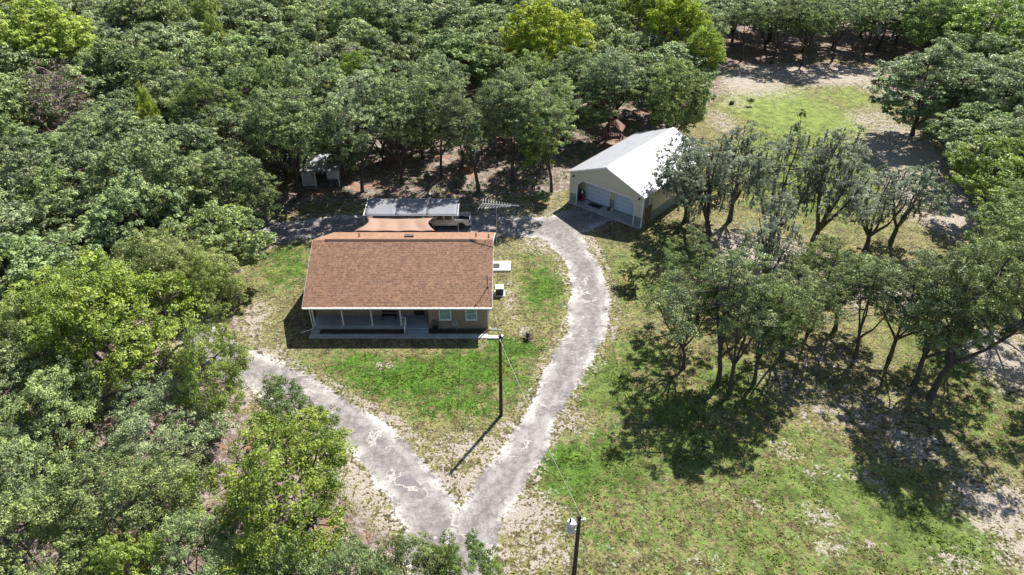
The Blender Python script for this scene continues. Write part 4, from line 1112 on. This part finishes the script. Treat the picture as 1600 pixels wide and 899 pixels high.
GL_ = 'oaks left of the driveway'
for a in [
    ('turkey', 160, 492, 12.0, 7.0, 'broad yellow green oak left of the driveway with its bare trunk over red earth'),
    ('turkey', 255, 432, 11.0, 4.9, 'yellow green oak between the driveway bend and the dark woods on the left'),
    ('turkey', 322, 458, 9.5, 3.0, 'small bright oak reaching towards the sandy strip left of the house'),
    ('mid', 318, 572, 9.5, 3.7, 'round mid green oak overhanging the left driveway where it leaves the trees'),
    ('turkey', 30, 535, 10.5, 4.6, 'bright green oak at the left edge of the photo, level with the house porch'),
    ('mid', 420, 755, 10.5, 5.4, 'large mid green oak at lower left, nearest to the driveway fork'),
    ('mid', 450, 655, 9.0, 2.9, 'small green oak touching the left driveway just above the large mid green oak'),
    ('oak_near', 245, 670, 8.0, 4.2, 'sparse grey green oak with a forked dark trunk over pale sand at lower left'),
    ('oak_near', 50, 690, 9.5, 4.6, 'dark green oak at the left edge of the photo, below the bright broad oak'),
    ('oak_near', 175, 800, 9.5, 4.3, 'mid green oak at lower left between the sparse grey oak and the bottom edge'),
    ('oak_near', 35, 845, 9.0, 3.9, 'dark oak filling the bottom left corner of the photo'),
    ('oak_near', 330, 880, 8.0, 3.2, 'dark green oak at the bottom edge below the large mid green oak'),
    ('yellow', 200, 895, 8.0, 1.9, 'small yellow topped tree at the bottom edge left of the large mid green oak'),
    ('oak_near', 545, 905, 7.5, 2.7, 'grey green oak at the bottom edge left of the driveway fork'),
    ('mid', 640, 893, 7.0, 2.8, 'low olive green oak at the bottom edge over the driveway mouth'),
    ('mid', 735, 897, 7.0, 2.3, 'low olive oak at the bottom edge right of the driveway mouth'),
    ('oak_near', 105, 600, 8.5, 3.2, 'dark oak behind the trunk of the broad yellow green oak'),
    ('oak_near', 455, 905, 7.5, 2.8, 'half seen dark oak at the bottom edge right below the large mid green oak'),
    ('oak_near', -60, 620, 10, 4.6, 'dark oak cut by the left edge of the photo beside the bright edge oak'),
    ('oak_near', -50, 760, 10, 4.6, 'dark oak cut by the left edge of the photo above the bottom left corner'),
]:
    tree_c(*a, GL_)
GRT = 'mossy oaks right of the driveway'
for a, ln_ in [
    (('tall', 1122, 600, 13.0, 4.6, 'tall dark oak with two close trunks casting a broad shadow on the driveway edge'), 175),
    (('tall', 1140, 612, 12.0, 3.8, 'thinner leaning oak just right of the tall twin trunk oak'), 100),
    (('tall', 1428, 603, 13.5, 4.4, 'tall dark trunked oak left of the leaning oak at right'), 150),
    (('tall', 1452, 622, 15.5, 5.4, 'tall leaning oak at right with a long bare dark trunk and spreading crown'), 20),
    (('tall', 1222, 555, 9, 3.8, 'low dark oak midway between the twin trunk oak and the leaning oak'), 200),
    (('mossy', 1188, 468, 11.0, 2.9, 'slender moss hung oak rising alone from the sandy clearing'), 90),
    (('mossy', 1108, 372, 11.5, 4.0, 'moss hung oak beside the right wall of the garage'), 180),
    (('mossy', 1072, 345, 10.5, 4.2, 'oak whose branches reach over the white garage roof'), 160),
    (('mossy', 1198, 402, 14.5, 3.8, 'tall mossy oak with a thick trunk at the near edge of the back field'), 90),
    (('mossy', 1265, 395, 14.0, 4.2, 'silvery mossy oak leaning right in front of the back field'), 30),
    (('mossy', 1352, 392, 9.5, 3.4, 'mossy oak right of the silvery leaning oak by the back field'), 100),
    (('mossy', 1392, 378, 9.5, 3.2, 'rightmost mossy oak of the row before the back field'), 30),
    (('mossy', 1140, 345, 11.5, 3.6, 'grey mossy oak behind the garage side oak, next to the green field'), 90),
    (('tall', 1305, 515, 8.0, 4.2, 'broad low oak crown spreading left in front of the mossy row'), 130),
    (('tall', 1550, 505, 12.0, 5.0, 'dark oak at the right edge of the photo beside the leaning oak'), 60),
    (('oak_near', 1590, 440, 11.0, 4.8, 'grey green oak at the right edge of the photo above the dark edge oak'), 60),
    (('tall', 1090, 505, 9.5, 3.4, 'dark leafy oak left of the slender mossy oak in the clearing'), 170),
    (('tall', 1068, 575, 9.5, 3.2, 'dark oak nearest to the driveway, left of the tall twin trunk oak'), 150),
    (('tall', 1390, 560, 10.0, 3.8, 'shorter dark oak close behind the tall dark trunked oak at right'), 200),
    (('tall', 1262, 520, 9.5, 3.4, 'dark oak between the low dark oak and the broad low crown'), 30),
    (('tall', 1480, 560, 10.5, 3.8, 'half hidden oak close behind the tall leaning oak'), 45),
    (('tall', 1178, 600, 10.5, 3.4, 'slim dark oak a few steps right of the twin trunk oak'), 120),
    (('tall', 1335, 560, 10.0, 3.4, 'dark oak left of the tall dark trunked oak at right'), 170),
    (('tall', 1660, 640, 12.0, 4.8, 'oak just outside the right side that throws a shadow in at the right edge'), 60),
]:
    tree_b(*a, GRT, lean=ln_)
GF = 'trees round the back field'
for a in [
    ('oak', 1425, 212, 13, 7.6, 'big silvery live oak leaning over the right side of the back field'),
    ('oak', 1530, 225, 12.5, 6.6, 'silvery oak right of the big live oak at the back field'),
    ('oak', 1480, 160, 11.5, 5.4, 'grey oak just beyond the big silvery live oak'),
]:
    tree_b(*a, GF)
for a in [
    ('fresh', 1585, 265, 11.0, 5.6, 'fresh green tree at the right edge facing the back field'),
    ('fresh', 1625, 345, 10.0, 5.0, 'fresh green tree at the right edge nearest to the sandy track'),
    ('fresh', 1545, 38, 16.0, 8.0, 'large bright green tree in the top right corner of the photo'),
    ('fresh', 1470, 30, 14.0, 5.5, 'bright green tree left of the large one in the top right corner'),
    ('fresh', 1600, 110, 11.0, 6.0, 'green tree at the right edge just below the top right corner tree'),
    ('yellow', 858, 60, 16.0, 6.4, 'bright lime domed tree rising from the woods beyond the garage'),
    ('yellow', 1000, 14, 15.0, 5.4, 'lime green tree at the top edge left of the yellow pair'),
    ('yellow', 1062, 36, 15.0, 5.2, 'yellow green tree at the top edge beside the left end of the back field'),
    ('yellow', 1100, 80, 12.0, 3.8, 'yellow green tree overhanging the left corner of the back field'),
    ('yellow', 70, 62, 16.5, 7.2, 'large yellow green tree standing out of the woods at top left'),
    ('yellow', 15, 18, 15.0, 6.0, 'green topped tree in the extreme top left corner'),
    ('yellow', 338, 68, 12.5, 2.0, 'small lime crown showing among grey oaks at the top left'),
    ('yellow', 325, 32, 13, 2.6, 'second small lime crown behind the first among the grey oaks'),
    ('yellow', 232, 188, 12.0, 1.6, 'tiny yellow crown amid the dark woods at upper left'),
    ('dead', 85, 158, 13.5, 3.6, 'leafless pinkish brown dead crown in the woods at upper left'),
    ('fresh', 840, 215, 9.5, 2.8, 'bright green tree with foliage down to the ground left of the garage'),
    ('oak', 430, 205, 11.0, 4.8, 'broad oak left of the open shed with grey green foliage'),
    ('oak', 372, 288, 10.5, 4.0, 'oak at the wood edge left of the driveway, nearest to the shed'),
]:
    tree_c(*a, GF)

for a in [
    ('edge', 468, 308, 14.0, 5.2, 'tall oak with a dark trunk just left of the open shed'),
    ('oak', 540, 283, 10.0, 3.8, 'low crowned oak overhanging the right side of the open shed'),
    ('edge', 566, 300, 14.5, 5.2, 'tall oak at the wood edge right of the open shed'),
    ('edge', 628, 288, 14.0, 4.6, 'tall oak at the wood edge behind the left half of the grey canopy'),
    ('edge', 690, 280, 14.5, 4.8, 'tall oak at the wood edge behind the pickup truck'),
    ('edge', 748, 302, 14.0, 4.4, 'tall slim oak at the wood edge just left of the aerial'),
    ('edge', 800, 285, 14.5, 5.0, 'thick trunked tall oak at the wood edge behind the aerial'),
    ('edge', 862, 300, 14.0, 4.4, 'tall oak at the wood edge touching the left side of the garage'),
    ('edge', 1158, 96, 12.0, 4.4, 'bare trunked oak at the left end of the row behind the back field'),
    ('edge', 1205, 100, 12.5, 4.6, 'second oak from the left in the row behind the back field'),
    ('edge', 1252, 102, 12.5, 4.6, 'third oak from the left in the row behind the back field'),
    ('edge', 1300, 96, 12.0, 4.6, 'fourth oak from the left in the row behind the back field'),
    ('edge', 1348, 90, 12.0, 4.6, 'rightmost oak in the bare trunked row behind the back field'),
    ('oak', 600, 255, 9.5, 3.8, 'lower leafy oak filling the gap behind the canopy\'s left end'),
    ('oak', 660, 248, 9.5, 3.8, 'lower leafy oak between the two tall oaks behind the canopy'),
    ('oak', 722, 262, 9.5, 3.8, 'lower dark oak between the truck oak and the slim oak'),
    ('oak', 835, 258, 10.0, 3.6, 'lower leafy oak right of the thick trunked tall oak'),
    ('edge', 950, 212, 13.0, 4.4, 'tall oak behind the garage roof with a bare trunk beside the red play frame'),
    ('edge', 905, 200, 12.5, 4.2, 'tall oak behind the left slope of the garage roof'),
]:
    tree_b(*a, GF)
used += [(-24.6, 80.0, 5.0), (-24.6, 74.0, 3.0)]

def in_poly(x, y, P):
    c = False; n = len(P)
    for i in range(n):
        x0, y0 = P[i]; x1, y1 = P[(i + 1) % n]
        if (y0 > y) != (y1 > y) and x < (x1 - x0) * (y - y0) / (y1 - y0) + x0: c = not c
    return c
CA = [gp(u, v, 7)[:2] for u, v in [(-330, 700), (-330, 200), (-230, -12), (600, -16), (1112, -14), (1108, 95), (1070, 160), (1000, 160), (950, 145), (900, 150), (860, 165), (760, 185), (620, 185), (560, 180), (500, 175),
      (440, 215), (380, 300), (345, 370), (300, 385), (200, 405), (90, 430), (0, 445), (-100, 480), (-130, 700)]]
CB = [gp(u, v, 7)[:2] for u, v in [(1112, -14), (1850, -14), (1780, 40), (1460, 35), (1400, 35), (1300, 42), (1150, 42), (1112, 40)]]
CC = [gp(u, v, 7)[:2] for u, v in [(1480, 50), (1850, 20), (1750, 420), (1660, 420), (1640, 330), (1580, 270), (1540, 190), (1520, 120)]]
cand = []
for P, sp in ((CA, 1), (CB, 1), (CC, 1)):
    x0, x1 = min(p[0] for p in P), max(p[0] for p in P); y0, y1 = min(p[1] for p in P), max(p[1] for p in P)
    for _ in range(16000):
        x, y = trng.uniform(x0, x1), trng.uniform(y0, y1)
        if not in_poly(x, y, P): continue
        u, v = to_px(x, y, 9)
        if u < -70 or u > 1670 or v > 960: continue
        dist = math.hypot(x, y)
        need = 5.7 if dist < 105 else 6.8
        if any((x - a) ** 2 + (y - b) ** 2 < (max(need, 0.75 * (r + 3.8))) ** 2 for a, b, r in used + cand): continue
        cand.append((x, y, 4.3 if dist < 105 else 5.0))
# name the wood's oaks by column (what stands in front of them) and by how far back they are
COLS = [(-1e9, 'cut by the left photo edge'), (-15, 'behind the left edge oaks'), (60, 'beyond the broad bright oak at far left'), (150, 'left of the driveway bend'), (235, 'above the left driveway bend'), (310, 'well left of the open shed'), (390, 'next left of the open shed'),
        (470, 'behind the open shed'), (545, 'behind the canopy\'s left end'), (620, 'behind the canopy\'s middle'), (690, 'behind the pickup truck'), (755, 'behind the aerial'), (820, 'left of the garage'), (890, 'beyond the garage front'),
        (955, 'beyond the garage roof'), (1030, 'beyond the garage\'s rear end'), (1110, 'by the back field\'s left end'), (1190, 'behind the back field\'s left part'), (1270, 'behind the back field\'s middle'), (1350, 'behind the back field\'s right part'),
        (1430, 'right of the back field'), (1510, 'beyond the silvery live oaks'), (1580, 'at the wood\'s far right edge')]
ORD = ['nearest', 'second', 'third', 'fourth', 'fifth', 'sixth', 'seventh', 'eighth', 'ninth', 'tenth', 'eleventh', 'twelfth', 'thirteenth', 'fourteenth', 'fifteenth', 'sixteenth', 'seventeenth', 'eighteenth', 'nineteenth', 'twentieth', 'twenty first', 'twenty second', 'twenty third', 'twenty fourth']
cols = {}
for x, y, r in cand:
    u, v = to_px(x, y, 7)
    k = max(i for i, (c0, _) in enumerate(COLS) if u >= c0)
    cols.setdefault(k, []).append((y, x, r))
print('wood oaks', len(cand))
for k, lst in cols.items():
    lst.sort()
    for i, (y, x, r) in enumerate(lst):
        dist = math.hypot(x, y)
        kind = 'oak_near' if dist < 62 else 'oak' if dist < 100 else 'oak_far'
        word = 'grey green'
        q = trng.random()
        if q < .06: kind, word = 'fresh', 'greener'
        elif q < .075 and dist < 100: kind, word = 'mossy', 'sparser mossy'
        h = trng.uniform(8.2, 13.2)
        w = r * trng.uniform(.9, 1.4)
        place = COLS[k][1]
        tree(kind, x, y, h, w, f'{word} oak {place}, {ORD[min(i, 23)]} back from the clearing', 'oaks of the surrounding woods')

# ------------------------------------------------------------------ shrubs and small plants
def bush(name, u, v, r, h, leafmat, label, cat, seed, stem=.25, n=26, ls=.16):
    vv = make_variant(name + '_mesh', seed, h, r, n, 5, 34, ls, stem, leafmat=leafmat, clump_r=max(.22, r * .36), lean=.1)
    p = gp(u, v); o = empty(name, (p.x, p.y, -.02), seed)
    for key, pn in (('trunk', 'stem'), ('crown', 'foliage')):
        c_ = bpy.data.objects.new(pn, vv[key]); link(c_, o)
    tag(o, label, cat); return o
bush('citrus_shrub', 990, 446, 1.3, 2.6, 'leaf_turkey', 'yellow green round shrub on the grass between the driveway and the dark oaks', 'shrub', 201)
bush('wild_shrub', 1088, 712, .8, 1.9, 'leaf_fresh', 'small bright green bush on the lawn below the twin trunk oak', 'shrub', 202)
bush('sapling', 1250, 196, .6, 2.6, 'leaf_fresh', 'thin sapling in the green back field, farther of the two', 'sapling', 203, .3, 12)
bush('sapling', 1253, 243, .7, 2.6, 'leaf_fresh', 'thin sapling in the green back field, nearer of the two', 'sapling', 204, .3, 12)
bush('wild_shrub', 850, 318, .9, 1.6, 'leaf_fresh', 'green shrub at the wood edge left of the garage', 'shrub', 205)
bush('sapling', 1172, 166, .4, 1.4, 'leaf_oak', 'tiny sapling near the far left corner of the back field', 'sapling', 206, .3, 8)
p = gp(824, 530); yu = empty('yucca_plant', (p.x, p.y, 0)); tag(yu, 'dark spiky yucca on the grass right of the house', 'yucca')
vs = []; fs = []; rr = random.Random(5)
for k in range(46):
    az = rr.uniform(0, 2 * PI); el = rr.uniform(.1, 1.3); L = rr.uniform(.55, .9)
    d = Vector((math.cos(az) * math.cos(el), math.sin(az) * math.cos(el), math.sin(el))); s_ = Vector((-math.sin(az), math.cos(az), 0)) * .035
    b0_ = Vector((0, 0, .12)); m_ = b0_ + d * L * .5 + Vector((0, 0, .04)); e_ = b0_ + d * L - Vector((0, 0, .1))
    i = len(vs); vs += [b0_ - s_, b0_ + s_, m_ + s_, m_ - s_, e_]; fs += [(i, i + 1, i + 2, i + 3), (i + 3, i + 2, i + 4)]
mb = MB(); mb.add(vs, fs); mb.build('blades', M['yucca'], yu)
MB().lathe([(.08, -.05), (.1, .1), (.05, .16)], n=8).build('stem', M['bark'], yu)
p = gp(1143, 163); tb_ = empty('tree_stump', (p.x, p.y, 0)); tag(tb_, 'small dark stump at the sandy far left corner of the back field', 'stump')
MB().lathe([(.5, -.1), (.38, .1), (.33, .5), (.3, .55), (.02, .56)], n=12).build('wood', M['bark'], tb_)

# ------------------------------------------------------------------ grass tufts over the open ground
grng = np.random.RandomState(77)
NT = 200000
tx = grng.uniform(-28, 52, NT); ty = 24 + 76 * grng.rand(NT) ** 1.3
d2, g2, s2, l2 = fields(tx, ty)
keep = (d2 < -0.25) & (fbm(tx, ty, 1.6, 61, 3) + .25 * grng.rand(NT) > .6) & (grng.rand(NT) < np.clip(0.25 + 0.5 * g2 - 0.45 * s2 - 0.35 * l2, 0.04, 1))
bx = (tx > -19.2) & (tx < -1.8) & (ty > 48.7) & (ty < 63)
gc, gs = math.cos(-gang), math.sin(-gang)
lx = (tx - GA.x) * gc - (ty - GA.y) * gs; ly = (tx - GA.x) * gs + (ty - GA.y) * gc
keep &= ~bx & ~((lx > -.3) & (lx < gw + .3) & (ly > -.6) & (ly < GL + .3)) & ~((tx > -2.3) & (tx < 0) & (ty > 55.2) & (ty < 62))
tx, ty, g2 = tx[keep], ty[keep], g2[keep]
n = len(tx); print('tufts', n)
az = grng.rand(n) * PI; hh = grng.uniform(.03, .09, n); ww = grng.uniform(.04, .10, n)
parts = []
for q in range(2):
    a_ = az + q * PI / 2
    dx, dy = np.cos(a_) * ww, np.sin(a_) * ww; ox_, oy_ = grng.normal(size=(2, n)) * .09
    parts.append(np.stack([np.stack([tx - dx, ty - dy, np.full(n, -.03)], 1), np.stack([tx + dx, ty + dy, np.full(n, -.03)], 1),
                           np.stack([tx + dx * .7 + ox_, ty + dy * .7 + oy_, hh], 1), np.stack([tx - dx * .7 + ox_, ty - dy * .7 + oy_, hh], 1)], 1))
GV = np.concatenate(parts).reshape(-1, 3)
gv0 = 0
gv = np.tile(np.repeat(np.clip(g2 * .9 + grng.normal(size=n) * .22, 0, 1), 4), 2)
M['turf'] = leaf_mat('grass_blades', (0.27, 0.235, 0.11), (0.08, 0.16, 0.022), trans=0.45, spec=0.2, rough=0.8)
# settle on the ground undulation
GV[:, 2] += (0.22 * (fbm(GV[:, 0], GV[:, 1], 9, 31, 3) - 0.5)) * 1.0
me = np_mesh('grass', GV, np.arange(len(GV)).reshape(-1, 4), [M['turf']], False, {'leafvar': gv})
go = bpy.data.objects.new('grass', me); link(go); go['kind'] = 'stuff'; go['label'] = 'short patchy green and straw coloured grass over the yard'; go['category'] = 'grass'

# ------------------------------------------------------------------ low undergrowth on the wood floor
NU = 9000
ux = grng.uniform(-75, 70, NU); uy = 25 + 110 * grng.rand(NU)
d3, g3, s3, l3 = fields(ux, uy)
k3 = (d3 < -1.5) & (l3 > .7) & (fbm(ux, uy, 6, 51, 3) > .5) & ~((abs(ux + 24.6) < 4) & (abs(uy - 81.5) < 4))
lx = (ux - GA.x) * gc - (uy - GA.y) * gs; ly = (ux - GA.x) * gs + (uy - GA.y) * gc
k3 &= ~((lx > -1) & (lx < gw + 1) & (ly > -2) & (ly < GL + 1))
ux, uy = ux[k3], uy[k3]; n = len(ux)
base = np.stack([ux, uy, np.full(n, .05)], 1)
lo = grng.normal(size=(n, 26, 3)); lo /= np.linalg.norm(lo, axis=2)[..., None]; lo[..., 2] = abs(lo[..., 2]) * .9
lo = lo * (grng.uniform(.18, .75, n)[:, None] * (.4 + .6 * grng.rand(n, 26)))[..., None]
P = (base[:, None, :] + lo).reshape(-1, 3)
LV, LF = leaf_mesh(P, lo.reshape(-1, 3), .2, grng, 'u', 'u')
me = np_mesh('undergrowth', LV, LF, [M['leaf_fresh']], False, {'leafvar': np.repeat(np.clip(grng.normal(size=len(P)) * .25 + .25, 0, 1), 4)})
uo = bpy.data.objects.new('undergrowth', me); link(uo); uo['kind'] = 'stuff'; uo['label'] = 'low green undergrowth scattered over the brown wood floor'; uo['category'] = 'undergrowth'
